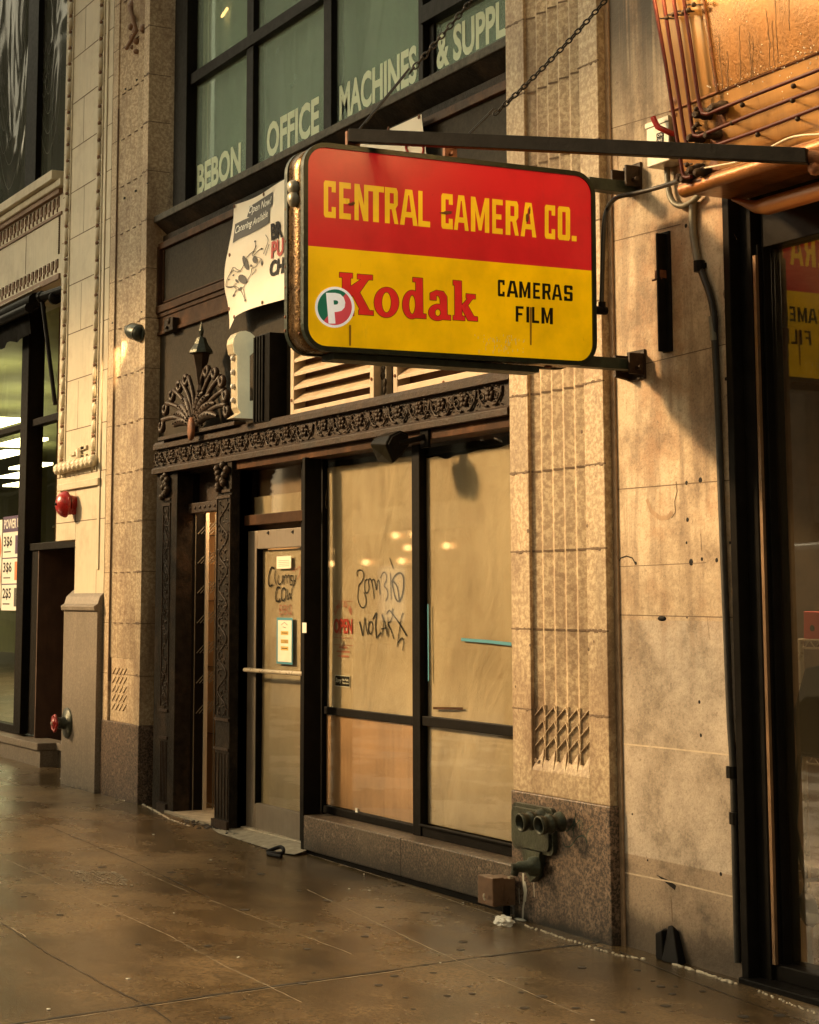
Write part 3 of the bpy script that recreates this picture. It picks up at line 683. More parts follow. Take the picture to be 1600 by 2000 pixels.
# ------------------------------------------------------------------ shop front frame, panes, door
YF=.15; XF0=A(617,1300,YF)[0]; XM0=A(808,1300,YF)[0]; XM1=A(823,1300,YF)[0]; XF1=A(629,1300,YF)[0]; XE=XB+.02
SH=thing; 
mb=MB()
mb.box(-12.0,XB-.002,.03,.32,2.555,2.612)        # head, proud
hd=mb.build('shop_head','brown_paint',OB,.003)
mb=MB()
mb.box(XF0,XF1,YF,.26,.315,2.555); mb.box(XM0,XM1,YF-.01,.26,.315,2.555)
mb.box(XF1,XM0,YF+.01,.25,.315,.362); mb.box(XM1,XE,YF,.25,.315,.372)
mb.box(XF1,XM0,YF+.012,.25,.93,.978); mb.box(XM1,XE,YF+.002,.25,.935,.99)
mb.box(XF0-.16,XF0,YF+.03,.25,.955,.99)
mb.box(XF1,XM0,YF+.03,.25,2.50,2.555); mb.box(XM1,XE,YF+.03,.25,2.49,2.555)
mb.box(XM1+.0,XE,YF-.02,YF+.0,.372,.386)
sf=mb.build('shop_window','black_frame',OB,.004)
mb=MB(); mb.box(XF1-.01,XE+.3,.172,.178,.35,2.56); mb.build('pane','glass_shop',sf)
# creased brown paper taped inside
def paper(x0,x1,z0,z1,Y,seed,edge=0,nx=26,nz=40,amp=.010):
    rnd=random.Random(seed); ph=[rnd.uniform(0,6.28) for _ in range(8)]
    vs=[]; 
    for j in range(nz+1):
        for i in range(nx+1):
            u,v=i/nx,j/nz; x=x0+(x1-x0)*u; z=z0+(z1-z0)*v
            if j==nz: z+= edge*(math.sin(u*7+ph[0])*.5+math.sin(u*17+ph[1])*.3)
            y=Y+amp*.9*(math.sin(u*3.1+v*5+ph[2])+.6*math.sin(u*9-v*4+ph[3])+.4*math.sin(u*4+v*13+ph[4])+.35*abs(math.sin(u*6+v*9+ph[5])))
            vs.append((x,y,z))
    return vs,[[j*(nx+1)+i,j*(nx+1)+i+1,(j+1)*(nx+1)+i+1,(j+1)*(nx+1)+i] for j in range(nz) for i in range(nx)]
mb=MB(); mb.add(*paper(XF1-.16,XM0+.0,.95,2.50,.1875,1,.012,amp=.0014),True); mb.add(*paper(XM0-.06,XM1+.42,.97,2.47,.192,2,.02,amp=.0014),True); mb.add(*paper(XM1+.38,XE+.3,.97,2.48,.187,5,.02,amp=.0014),True)
mb.add(*paper(XM1-.03,XE+.3,.385,.95,.190,3,.01,amp=.0014),True); mb.build('brown_paper','kraft',sf)
mb=MB(); mb.box(XF1-.1,XM0,.182,.196,.368,.935); pw=mb.build('plywood_board','wood_panel',sf)
mb=MB(); mb.box(XF1-.3,XE+.4,.34,.36,.0,2.7); mb.box(XM1-.02,XM1-.015,.2,.3,.36,2.5); mb.build('backing','room_dark',sf)
mb=MB(); a,b=A(706,1592,.21); mb.box(a,a+.028,.168,.172,b-.025,b+.045); mb.build('door_pull_sticker','sticker_white',sf)
mb=MB(); a,b=A(901,1249,.1705); c,d=A(999,1258,.1705)
ribbon(mb,[(a,b),(a+(c-a)*.5,b-.005),(c,d)],.018,.1705); mb.build('tape_strip','blue_tape',sf); mb=MB(); e,f_=A(836,1180,.1705); g_,h_=A(835,1330,.1705); ribbon(mb,[(e,f_),(e+.002,h_)],.012,.1705)
mb.build('tape_strip','blue_tape',sf)
mb=MB(); a,b=A(846,1383,.1705); c,d=A(904,1384,.1705); ribbon(mb,[(a,b),(c,d)],.014,.1705); mb.build('tape_strip','brown_paint',sf)
# marker tags on the glass
YGl=.1838
mb=MB()
Z=lambda cx0,cy0,s,pts:[(cx0+x*s,cy0+y*s) for x,y in pts]
def zp(x,y): return (490+x/4.848,1020+y/4.848)
def stroke(mb,pts,w_): ribbon(mb,pxs([tuple(p) for p in smooth_path([zp(*p) for p in pts],5)],YGl),w_,YGl)
st=.0085
stroke(mb,[(1010,510),(1005,470),(1030,452),(1062,470),(1068,520),(1045,570),(1022,600),(1018,640),(1012,720),(1035,790),(1065,810),(1090,770),(1088,710),(1070,660)],st)
stroke(mb,[(1105,540),(1080,560),(1078,640),(1100,672),(1120,620),(1112,555),(1135,540),(1160,640),(1166,725)],st)
stroke(mb,[(1140,560),(1165,540),(1180,600),(1188,640),(1200,560),(1215,560),(1222,690)],st)
stroke(mb,[(1225,530),(1250,480),(1275,480),(1285,540),(1262,600),(1290,640),(1296,700),(1275,745)],st)
stroke(mb,[(1320,480),(1325,600),(1330,735)],st); stroke(mb,[(1315,340),(1350,440)],st)
stroke(mb,[(1335,560),(1370,500),(1410,480),(1440,510),(1445,600),(1430,700),(1400,750),(1370,720),(1350,640),(1340,560),(1385,610),(1405,740)],st*1.4)
stroke(mb,[(1028,940),(1060,1075)],st*1.5); stroke(mb,[(1060,1075),(1080,900)],st); stroke(mb,[(1080,900),(1092,1000),(1108,1065)],st); stroke(mb,[(1108,1065),(1118,930)],st)
stroke(mb,[(1140,940),(1120,960),(1115,1020),(1135,1060),(1155,1000),(1145,935)],st)
stroke(mb,[(1155,920),(1190,860),(1180,980),(1190,1100)],st*1.3); stroke(mb,[(1190,1100),(1210,1070),(1235,1040)],st)
stroke(mb,[(1240,1085),(1255,960),(1240,870),(1270,960),(1290,1075)],st); stroke(mb,[(1235,1010),(1285,1000)],st)
stroke(mb,[(1300,1090),(1298,900)],st); stroke(mb,[(1285,870),(1310,835),(1340,880),(1320,940),(1300,960),(1330,1030),(1352,1105)],st)
stroke(mb,[(1345,815),(1340,860),(1380,920),(1420,980),(1475,1075)],st*1.3); stroke(mb,[(1440,855),(1420,920),(1410,1000),(1385,1180)],st*1.1)
stroke(mb,[(1395,1140),(1430,1095),(1445,1130),(1440,1200),(1438,1215)],st)
mb.build('marker_scrawl','ink',sf)
# red faded OPEN notice printed on the paper side of the glass
px_text('open_lettering','OPEN',652,688,1238,1209,1237,YGl,'red_ink',sf,bold=.03)
def arc_text(name,body,cx_,cy_,rx,ry,a0,a1,h,mat,parent,Y):
    for i,ch in enumerate(body):
        if ch==' ': continue
        a=a0+(a1-a0)*i/(len(body)-1); x,y=cx_+rx*math.cos(a),cy_-ry*math.sin(a)
        xa,z=A(x,y,Y); wv_=.022; t=a-math.pi/2
        f=lambda u,v,xa=xa,z=z,t=t:(xa+((u-.5)*wv_*math.cos(t)-(v-.5)*h*math.sin(t)),Y,z+((u-.5)*wv_*math.sin(t)+(v-.5)*h*math.cos(t)))
        text(name,ch,f,mat,parent,bold=.01)
arc_text('arched_lettering','CLUMSY COW BBQ',670,1206,17,26,2.8,.35,.034,'red_faded',sf,YGl)
for (y,wd) in [(1264,16),(1272,26),(1281,22)]:
    a,b=A(671-wd/2,y,YGl);c,d=A(671+wd/2,y,YGl); mb=MB()
    for k in range(int(wd/2)): xx=a+(c-a)*k/(wd/2); mb.box(xx,xx+(c-a)/wd*1.3,YGl-.0003,YGl,b-.006,b+.006)
    mb.build('small_print','red_faded',sf)
mb=MB()
for y in (1174,1245,1259): a,b=A(652,y,YGl);c,d=A(690,y,YGl); ribbon(mb,[(a,b),(c,b)],.0025,YGl)
mb.build('ruled_line','red_faded',sf)

# narrow side light and black post beside the door
xp=PT(594,1300,0).x
mb=MB(); mb.box(xp-.04,xp,.0,.12,.1,2.56); mb.box(XF0-.17,XF0-.13,.12,.3,.1,2.555); post=mb.build('door_post','black_frame',OB,.003)
mb=MB(); mb.box(XF0-.14,XF0,.19,.2,.1,2.55); mb.build('side_light','kraft',post)
mb=MB()
for (x,y,w_,h,c) in [(620,1126,6,36,'sticker_white'),(621,1346,6,40,'sticker_white')]:
    a,b=A(x,y,.15); mb.box(a,a+.035,.146,.15,b-h/2/310,b+h/2/310)
mb.build('vertical_sticker','sticker_white',post)
# door
XD0=A(479,1300,.13)[0]; XD1=-10.74
DR=MB(); sw=.12
DR.box(XD0,XD0+.19,.13,.175,.115,2.125); DR.box(XD1-.10,XD1,.13,.175,.115,2.125); DR.box(XD0+.19,XD1-.10,.13,.175,2.0,2.125); DR.box(XD0+.19,XD1-.10,.13,.175,.115,.285)
door=DR.build('door','door_metal',OB,.003)
xg=A(508,1300,.22)[0]
mb=MB(); mb.box(XD0+.18,XD1-.09,.150,.156,.27,2.01); mb.build('door_glass','glass_shop',door)
mb=MB(); mb.add(*paper(XD0+.1,XD1-.09,.28,1.99,.1715,7,.0,16,30,.0018),True); mb.build('brown_paper','kraft',door)
mb=MB(); mb.box(XD0+.188,XD0+.198,.126,.18,.28,2.005); mb.build('glazing_bead','black_frame',door)
za,zb=A(476,1308,.065)[1],A(592,1316,.065)[1]; xa,xb=A(476,1308,.065)[0],A(592,1316,.065)[0]
mb=MB(); mb.tube([(xa+.0,.13,za),(xa+.0,.075,za),(xa+.02,.065,za),(xb,.065,zb)],.014,10); mb.build('push_bar','bar_metal',door)
mb=MB()
for (x,y) in [(524,1041),(572,1039)]:
    a,b=A(x,y,.13); mb.prism([(a-.02,.129,b),(a+.012,.129,b+.012),(a+.012,.129,b-.012)],[(a-.02,.124,b),(a+.012,.124,b+.012),(a+.012,.124,b-.012)])
mb.build('bolt_hole','ink',door)
YD=.1655
def dtext(body,x0,x1,yb0,yt0,yb1,mat,**k): return px_text('door_lettering',body,x0,x1,yb0,yt0,yb1,YD,mat,door,**k)
def dp(x,y): return (490+x/4.848,1020+y/4.848)
def dstroke(mb,pts,w_): ribbon(mb,pxs([tuple(p) for p in smooth_path([dp(*p) for p in pts],5)],YD),w_,YD)
mb=MB(); k=.009
dstroke(mb,[(222,440),(195,430),(170,500),(165,570),(180,605),(205,590)],k*1.5)
dstroke(mb,[(235,450),(225,520),(240,590)],k); dstroke(mb,[(262,500),(255,560),(270,590),(295,560),(297,500),(300,585)],k)
dstroke(mb,[(312,500),(318,590)],k);dstroke(mb,[(315,530),(335,500),(345,580)],k);dstroke(mb,[(345,525),(362,500),(372,580)],k)
dstroke(mb,[(395,505),(375,510),(378,545),(395,560),(392,590),(370,590)],k); dstroke(mb,[(400,500),(405,550),(425,555)],k); dstroke(mb,[(428,500),(420,560),(395,620)],k*1.1)
dstroke(mb,[(278,620),(250,620),(235,680),(238,740),(262,748),(280,720)],k*1.5)
dstroke(mb,[(318,620),(295,640),(288,700),(305,745),(328,710),(330,650),(315,620)],k*1.3)
dstroke(mb,[(345,630),(350,740)],k);dstroke(mb,[(350,740),(368,670)],k);dstroke(mb,[(368,670),(378,735)],k);dstroke(mb,[(378,735),(390,620)],k)
mb.build('door_lettering','ink',door)
mb=MB()
for x in (270,312): dstroke(mb,[(x,785),(x,870)],k*.6); dstroke(mb,[(x,785),(x+25,795),(x+22,820),(x,825)],k*.6); dstroke(mb,[(x,825),(x+30,840),(x+25,866),(x,870)],k*.6)
dstroke(mb,[(375,780),(355,800),(352,850),(372,870),(385,840),(382,795),(372,780)],k*.6); dstroke(mb,[(370,850),(390,880)],k*.6)
dstroke(mb,[(385,445),(410,432),(430,450),(445,430)],k*.5); dstroke(mb,[(430,450),(465,420),(460,490),(440,540)],k*.6); dstroke(mb,[(395,455),(420,465)],k*.5)
mb.build('red_lettering','red_faded',door)
# transom above the door
ztt=2.235
mb=MB(); mb.box(XD0-.03,XD1,.10,.2,2.165,2.235); mb.box(XD0-.06,XD0,.12,.3,.1,2.555); tr=mb.build('door_transom','brown_paint',OB,.003)
mb=MB(); mb.box(XD0,XD1,.15,.156,2.235,2.56); mb.build('pane','glass_shop',tr)
mb=MB(); mb.add(*paper(XD0-.3,XD1+.05,2.235,2.365,.175,11,.0,10,4,.004),True); mb.build('brown_paper','kraft',tr)
mb=MB(); mb.box(XD0-.3,XD1+.05,.22,.23,2.1,2.7); mb.build('backing','umber_int',tr)
mb=MB(); mb.box(XD0,XD1,.09,.3,.092,.116); mb.build('door_threshold','bar_metal',OB,.003)
# granite ledge under the window
mb=MB(); mb.box(xp-.0,XB-.008,.0,.3,.105,.315); lg=mb.build('window_ledge','granite_ledge',OB,.007)
mb=MB(); mb.box(xp+.01,XB-.008,.02,.3,-.02,.105); mb.build('kick_strip','black_satin',lg)
mb=MB(); a=A(783,1650,0)[0]; mb.box(a-.002,a+.002,-.001,.02,.105,.316); mb.build('joint_line','ink',lg)
# concrete apron in front of the door
mb=MB(); g0=gz(-11.5)
mb.add([(XD0-.35,.25,g0+.035),(xp,.25,g0+.035),(xp,.1,g0+.035),(XD0-.35,.1,g0+.02),(xp+.08,-.10,g0+.006),(xp-.05,-.13,g0+.003),(XD0+.1,-.10,g0+.003),(XD0-.3,.0,g0+.003)],[[0,1,2,3],[3,2,5,6],[2,4,5],[3,6,7]])
mb.build('concrete_apron','concrete_pale',OB)

# ------------------------------------------------------------------ iron entrance to the left
ex0,ex1=A(305,1200,.03)[0],A(343,1200,.03)[0]; ec0,ec1=A(430,1200,.03)[0],A(458,1200,.03)[0]
mb=MB(); mb.box(XA+.005,XI,.115,.3,.05,2.87); mb.box(XI,ex1,.03,.16,.08,2.612); mb.box(ec0,ec1,.0,.16,.10,2.612); mb.box(ec1,XD0-.06,.06,.2,.1,2.555)
en=mb.build('iron_entrance','dark_iron',OB,.004)
random.seed(5)
for (xa,xb,y0) in [((ex0+ex1)/2-.06,(ex0+ex1)/2+.06,.03),(ec0+.02,ec1-.02,.0)]:
    mb=MB(); xm=(xa+xb)/2; hw=(xb-xa)/2
    pts=[(xm+hw*.7*math.sin(i*.8),y0-.004,.85+i*.03) for i in range(int((2.4-.85)/.03))]; mb.tube(pts,.0045,5)
    for i in range(190):
        aa=random.uniform(-1.4,1.4); r_=random.uniform(.010,.020); px_,pz_=xm+random.uniform(-hw,hw)*.85,random.uniform(.86,2.34)
        mb.tube([(px_-r_*math.cos(aa),y0+.001,pz_-r_*math.sin(aa)),(px_,y0-.006,pz_),(px_+r_*math.cos(aa),y0+.001,pz_+r_*math.sin(aa))],.005,5,rs=[.0015,.006,.0015])
    for xx in (xa-.012,xb+.012): mb.box(xx-.004,xx+.004,y0-.008,y0,.86,2.36)
    for z in (.62,.82,2.36,2.40): mb.box(xa-.02,xb+.02,y0-.012,y0,z,z+.02)
    for i in range(5): mb.box(xa+i*(xb-xa)/4-.004,xa+i*(xb-xa)/4+.004,y0-.006,y0,.16,.60)
    mb.box(xa-.03,xb+.03,y0-.02,y0,.08,.15)
    for i in range(10): mb.blob((xm+random.uniform(-hw,hw),y0-.02,2.43+i*.018),.03,.03,.03,6,4)
    mb.build('scroll_relief','bronze_iron',en)
# recess: dark left jamb panel, transom box, inner wall, floor
yr=PXX(398,1300,ex1).y
mb=MB(); mb.box(ex1-.05,ex1-.0,.16,yr,.08,2.612); jp=mb.build('jamb_panel','black_satin',OB)
mb=MB()
for k in range(7):
    zc=.86+k*.222
    for q in range(5):
        y0=.20+q*.026
        mb.prism([(ex1,y0,zc-.045),(ex1,y0+.004,zc-.049),(ex1,y0+.085,zc+.036),(ex1,y0+.081,zc+.04)],[(ex1+.004,y0,zc-.045),(ex1+.004,y0+.004,zc-.049),(ex1+.004,y0+.085,zc+.036),(ex1+.004,y0+.081,zc+.04)])
for y0 in (.18,.34): mb.box(ex1,ex1+.006,y0,y0+.006,.1,2.3)
mb.build('lattice_relief','conduit_grey',jp)
mb=MB(); mb.box(ex1,ec0,.12,.2,2.295,2.37); mb.box(ex1,ec0,.21,.25,2.37,2.65); tb=mb.build('entrance_transom','bronze_iron',OB,.004)
mb=MB()
for i in range(9): mb.blob((ex1+.05+i*(ec0-ex1-.1)/8,.118,2.333),.02,.008,.014,6,4)
mb.tube([(ex1+.0,.2,2.62),(ex1+.3,.2,2.60),(ec0,.2,2.61)],.01,6)
mb.build('rosette_row','bronze_iron',tb)
mb=MB(); xw=PXX(398,1300,ex1).x; mb.box(xw-.03,xw+.012,yr,yr+.03,.10,2.6); mb.build('door_edge','pale_post',OB,.004)
mb=MB(); mb.box(xw-1.6,ec1+.4,yr+.28,yr+.34,.05,2.75); iw=mb.build('entrance_back_wall','inner_wall',OB)
mb=MB()
for z in (.62,1.13,1.64,2.15): mb.box(xw-1.5,ec1+.3,yr+.277,yr+.281,z,z+.008)
mb.build('joint_line','joint',iw)
mb=MB(); mb.box(ex1-.1,ec1,.0,yr+.3,.02,gz(-12.5)+.018); mb.build('entrance_floor','concrete_pale',OB)
mb=MB(); mb.box(ex1-.2,ec1+.4,.17,yr+.34,2.66,2.72); ec=mb.build('entrance_ceiling','room_dark',OB)
el=bpy.data.lights.new('entrance_lamp','AREA'); el.energy=16; el.color=(1,.62,.30); el.size=.3
eo=bpy.data.objects.new('entrance_lamp',el); COL.objects.link(eo); eo.parent=OB; eo.location=Vector((ex1+.1,.48,2.58))-Vector(OB.location)
mb=MB(); mb.box(ex1+.3,ex1+.6,.3,.54,2.61,2.655); mb.build('ceiling_lamp','lit_ceiling',ec)
# cast fan with torch over the entrance
fx,fz=A(381,838,-.03); 
mb=MB(); fy=-.02
for i,(ang,ln,c) in enumerate([(166,.66,1),(150,.64,1),(134,.60,1),(118,.56,1),(104,.54,1),(72,.58,-1),(58,.62,-1),(44,.64,-1),(30,.62,-1),(16,.60,-1)]):
    a=R(ang); ex,ez=math.cos(a)*ln*1.03,math.sin(a)*ln*.80
    bend=-c*.05
    nx_,nz_=-math.sin(a),math.cos(a)
    base=[(fx+ex*t+nx_*bend*math.sin(t*math.pi),fy-.01,fz+ez*t*.95+nz_*bend*math.sin(t*math.pi)+.0) for t in [k/8 for k in range(2,9)]]
    tip=base[-1]; r0=.048
    cxx=tip[0]+c*-1*nx_*-r0; czz=tip[2]+c*nz_*r0
    cxx,czz=tip[0]+nx_*r0*(-c)*-1,tip[2]+nz_*r0*c
    a0=math.atan2(tip[2]-czz,tip[0]-cxx)
    curl=[(cxx+math.cos(a0-c*t)*r0*(1-t/9),fy-.012,czz+math.sin(a0-c*t)*r0*(1-t/9)*1.1) for t in [k*.55 for k in range(1,12)]]
    pts=base+curl; mb.tube(pts,.02,7,rs=[.019-.004*(k/len(pts))+.004*(k>8) for k in range(len(pts))])
for i,(ang,ln) in enumerate([(170,.40),(155,.40),(140,.38),(122,.36),(62,.36),(44,.40),(27,.42),(10,.42)]):
    a=R(ang); 
    pts=[(fx+math.cos(a)*ln*t*1.02,fy-.015,fz+math.sin(a)*ln*.8*t+.05*math.sin(t*math.pi)) for t in [k/7 for k in range(8)]]
    mb.tube(pts,.03,7,rs=[.012,.022,.03,.036,.038,.034,.026,.012])
mb.box(fx-.75,fx+.72,-.03,.06,2.86,2.885)
fan=mb.build('fan_crest','bronze_iron',OB)
mb=MB()
for i,(ang,ln) in enumerate([(170,.40),(155,.40),(140,.38),(122,.36),(62,.36),(44,.40),(27,.42),(10,.42)]):
    a=R(ang)
    for k in range(2,8):
        t=k/8; mb.blob((fx+math.cos(a)*ln*t*1.02,fy-.048,fz+math.sin(a)*ln*.8*t+.05*math.sin(t*math.pi)),.009,.008,.009,5,4)
mb.build('beading','bronze_iron',fan)
mb=MB(); mb.lathe([(.001,-.012),(.03,-.008),(.05,.0),(.05,.02)],(fx,fy-.05,fz+.0),(0,1,0),18); o=mb.build('medallion','rust',fan); 
for v in o.data.vertices: v.co.z=(v.co.z-fz)*1.7+fz
tx,_=A(388,700,-.05); 
mb=MB(); mb.lathe([(.02,2.90),(.016,3.10),(.034,3.16),(.024,3.2),(.048,3.34),(.068,3.42),(.078,3.44)],(tx,-.03,0),(0,0,1),6,False); mb.build('torch_body','bronze_iron',fan)
zt_=A(392,632,-.05)[1]
mb=MB(); mb.lathe([(.092,3.435),(.086,3.455),(.055,3.50),(.034,3.55),(.018,zt_-.13),(.012,zt_-.115),(.024,zt_-.105),(.012,zt_-.09),(.020,zt_-.05),(.008,zt_-.01),(.003,zt_+.02)],(tx,-.03,0),(0,0,1),8,False); mb.build('torch_spire','bronze_green',fan)
# ------------------------------------------------------------------ pale terracotta building on the left
LB=thing('terracotta_building','pale cream terracotta building at the far left with a beaded pilaster and shop window','building',(-17.5,.5,0))
PL0,PL1=-15.76,XL0-.01
cut_z=A(103,1058,0)[1]; cut_x=A(147,1058,0)[0]
mb=MB(); mb.xz([(PL0,cut_z),(cut_x,cut_z),(cut_x,1.6),(PL1,1.6),(PL1,ZT),(PL0,ZT)],0,.9)
bx0=A(142,0)[0]; bx1=A(202,0)[0]
mb.box(bx0-.075,bx0-.055,-.012,.0,2.72,ZT); mb.box(bx0+.055,bx0+.075,-.012,0,2.72,ZT); mb.box(bx1-.075,bx1-.055,-.012,0,2.72,ZT); mb.box(bx1+.055,bx1+.075,-.012,0,2.72,ZT); mb.box(bx1+.12,bx1+.17,-.012,0,1.9,ZT)
a,b=A(115,930,0),A(190,905,0); mb.box(PL0+.1,bx1+.17,-.03,0,2.60,2.66)
pil=mb.build('pilaster','terracotta',LB,.004)
for x in (bx0,bx1):
    mb=MB(); z=2.80
    while z<ZT: mb.blob((x,-.012,z),.035,.025,.062,8,5); z+=.150
    mb.build('bead_row','terracotta',pil)
    mb=MB(); z=2.875
    while z<ZT: mb.blob((x,-.016,z),.024,.016,.016,6,4); z+=.150
    mb.build('bead_spacer','terracotta_brown',pil)
mb=MB(); random.seed(31)
z=2.28; ys=[2.32,2.72,3.12,3.56,3.98,4.42,4.84,5.26,5.66,6.08,6.5,6.9]
for k,z in enumerate(ys):
    mb.box(PL0-.001,PL1,-.0015,.02,z-.0035,z+.0035)
    mb.box(bx0+.07,bx1-.07,-.0016,.0,z-.004,z+.004)
    if k%2==0: xx=(bx0+bx1)/2+random.uniform(-.05,.05); mb.box(xx-.0018,xx+.0018,-.0015,.01,z,z+.42)
mb.box(bx1+.095,bx1+.099,-.0015,.01,1.7,6.9); mb.box(cut_x-.0,cut_x+.003,-.0015,.01,2.1,2.45)
mb.build('joint_line','joint',pil)
mb=MB()
for (x,y) in [(150,885),(168,875),(172,873)]:
    for q in range(3):
        a,b=A(x,y+q*17,0); mb.box(a-.14,a+.0,-.02,0,b-.015,b+.015)
for i in range(9):
    a,b=A(122+i*8.5,919-i*2.2,0); mb.blob((a,-.035,b+.01),.06,.05,.05,7,5); mb.blob((a+.04,-.06,b-.015),.03,.03,.03,6,4)
mb.tube([(A(158,880)[0],-.02,A(158,880)[1]),(A(163,895)[0],-.035,A(163,895)[1]),(A(158,915)[0],-.02,A(158,915)[1])],.03,6)
mb.build('carved_ornament','terracotta',pil)
mb=MB(); a,b=A(147,1160,0)
mb.box(cut_x,PL1,.002,.5,1.55,cut_z+.35); 
for (x,y) in [(162,955),(166,1045),(178,1010),(145,893),(165,887)]: c,d=A(x,y); mb.lathe([(.006,0),(.012,.004)],(c,-.0015,d),(0,1,0),6)
mb.build('lower_block','terracotta',pil)
mb=MB(); q0=A(118,1530,-.05)[0]
mb.yz([(-.05,.0),(-.05,1.56),(-.075,1.565),(-.08,1.60),(-.05,1.62),(-.03,1.68),(.03,1.735),(.3,1.74),(.3,.0)],q0,PL1)
mb.box(PL1,XL0-.001,.01,.3,.0,1.70)
mb.build('granite_guard','granite_grey',LB,.006)
# cornice, panel, band
cx0=-50.
c1=A(105,332,0)[0]
mb=MB(); mb.box(cx0,c1,-.02,.6,5.50,5.59); mb.box(cx0,c1+.1,.03,.6,5.43,5.50)
mb.box(cx0,c1+.0,.10,.6,4.58,5.43); mb.box(cx0,PL0,.22,.62,4.60,5.43)
cor=mb.build('window_cornice','terracotta',LB,.006)
mb=MB(); mb.box(cx0,c1-.02,.06,.3,5.385,5.43); mb.box(cx0,c1-.04,.08,.12,4.585,4.635); mb.box(cx0,c1-.02,.085,.12,5.19,5.215)
x=c1-.08
mb.build('brown_moulding','terracotta_brown',cor)
mb=MB(); x=c1-.08
while x>-24:
    for (z0,z1) in ((5.23,5.37),(4.66,4.78)):
        h=(z1-z0)
        mb.box(x-.09,x-.075,.088,.10,z0,z1); mb.box(x-.075,x-.03,.088,.10,z1-.02,z1); mb.box(x-.045,x-.03,.088,.10,z0+h*.3,z1); mb.box(x-.075,x-.045,.088,.10,z0+h*.3,z0+h*.45)
    x-=.125
mb.build('key_pattern','terracotta_brown',cor)
mb=MB()
for i in range(22): mb.blob((c1-.09,.095,4.83+i*.017+.0),.012,.012,.009,5,4)
for x in (-17.2,-18.6,-20): mb.box(x,x+.005,.097,.11,4.8,5.2)
mb.box(cx0,c1-.1,.096,.11,5.185,5.19)
mb.build('joint_line','joint',cor)
# upper window of the left building
YU=.30
mb=MB(); m0=A(52,200,YU)[0]; m1=A(72,200,YU)[0]; mb.box(m0,m1,YU,YU+.12,5.58,ZT); mb.box(cx0,PL0,YU,YU+.12,5.58,5.64)
uw=mb.build('upper_window','black_frame',LB,.004)
mb=MB(); mb.quad((cx0,YU+.06,5.6),(PL0+.1,YU+.06,5.6),(PL0+.1,YU+.06,ZT),(cx0,YU+.06,ZT)); mb.build('pane','glass_swirl',uw)
mb=MB(); mb.box(cx0,PL0,YU+.9,YU+1,5,ZT); mb.build('room_back','room_dark',uw)
mb=MB()    # distorted reflections drawn as pale swirls on the pane
random.seed(12)
def swirl(cx_,top,bot,wd,k):
    for q in range(k):
        f=q/k; s=1-f*.75
        pts=[(cx_-wd*s*(.5+.1*math.sin(q)),top),(cx_-wd*s*.5,top+(bot-top)*.45),(cx_-wd*s*.42,top+(bot-top)*.8*s),(cx_-wd*.08*s,top+(bot-top)*s),(cx_+wd*s*.35,top+(bot-top)*.75*s),(cx_+wd*s*.48,top+(bot-top)*.3),(cx_+wd*s*(.42),top+4)]
        ribbon(mb,pxs([tuple(p) for p in smooth_path(pts,7)],YU+.055),random.uniform(.003,.008)*1.0,YU+.055)
swirl(22,-10,370,54,6); swirl(10,60,300,30,4); swirl(97,-10,300,48,6); swirl(88,40,190,20,4); swirl(42,-20,250,16,3)
mb.build('reflection_swirl','reflection_grey',uw)
# awning roll and arms
mb=MB(); mb.tube([(cx0,.12,4.5),(A(70,600,.12)[0],.12,4.5)],.075,10); mb.tube([(cx0,.05,4.42),(A(72,600,.12)[0],.05,4.42)],.05,8)
aw=thing('rolled_awning','rolled up black awning with a folding arm under the cream cornice','awning',(-19,.2,4.4))
mb.build('fabric_roll','black_satin',aw)
mb=MB()
z0=4.40
x=cx0; vs=[]
N=80
for i in range(N+1):
    xx=-24+( A(62,620,.15)[0]+24)*i/N; vs.append((xx,.13+.012*math.sin(i*1.7),4.44)); 
for i in range(N+1):
    xx=-24+( A(62,620,.15)[0]+24)*i/N; vs.append((xx,.15+.015*math.sin(i*1.3),4.20+.02*math.sin(i*.9)))
mb.add(vs,[[k,k+1,N+k+2,N+k+1] for k in range(N)],True); mb.build('valance','black_satin',aw)
mb=MB(); p=PT(82,580,.0); q=PT(108,790,.05); mb.tube([p,q],.022,6); mb.blob(tuple(p),.06,.06,.06); mb.tube([p,(p.x+.5,.1,p.z+.02)],.045,8); mb.lathe([(.0,-.03),(.06,-.03),(.06,.03),(.0,.03)],(A(108,582,.05)[0],.05,A(108,582,.05)[1]),(1,0,0),12); mb.build('folding_arm','black_satin',aw)
mb=MB(); mb.tube([(cx0,.03,4.565),(A(80,575,.03)[0],.03,4.565)],.008,6); mb.build('rail','bar_metal',aw)
# shop window
YS=.35
M0,M1=A(50,800,YS)[0],A(63,800,YS)[0]
mb=MB(); mb.box(M0,M1,YS-.05,YS+.12,.36,4.6); mb.box(cx0,M0,YS,YS+.1,3.40-.04,3.40+.02); mb.box(cx0,M0,YS,YS+.1,.34,.42); mb.box(M1,PL0+.8,YS+.0,YS+.1,3.36,3.43); mb.box(M1+.0,PL0+.8,YS+.0,YS+.16,2.13,2.20)
mb.box(M1+.0,M1+.25,YS+.02,YS+.3,.36,2.13)
sw_=mb.build('shop_window','black_frame',LB,.005)
mb=MB(); mb.quad((cx0,YS+.05,.36),(M0,YS+.05,.36),(M0,YS+.05,4.6),(cx0,YS+.05,4.6)); mb.quad((M1,YS+.06,2.2),(PL0+.8,YS+.06,2.2),(PL0+.8,YS+.06,4.6),(M1,YS+.06,4.6)); mb.build('pane','glass_left',sw_)
mb=MB(); mb.box(M1+.02,PL0+.9,YS+.25,YS+.3,2.15,4.7); mb.build('brown_blind','blind_brown',sw_)
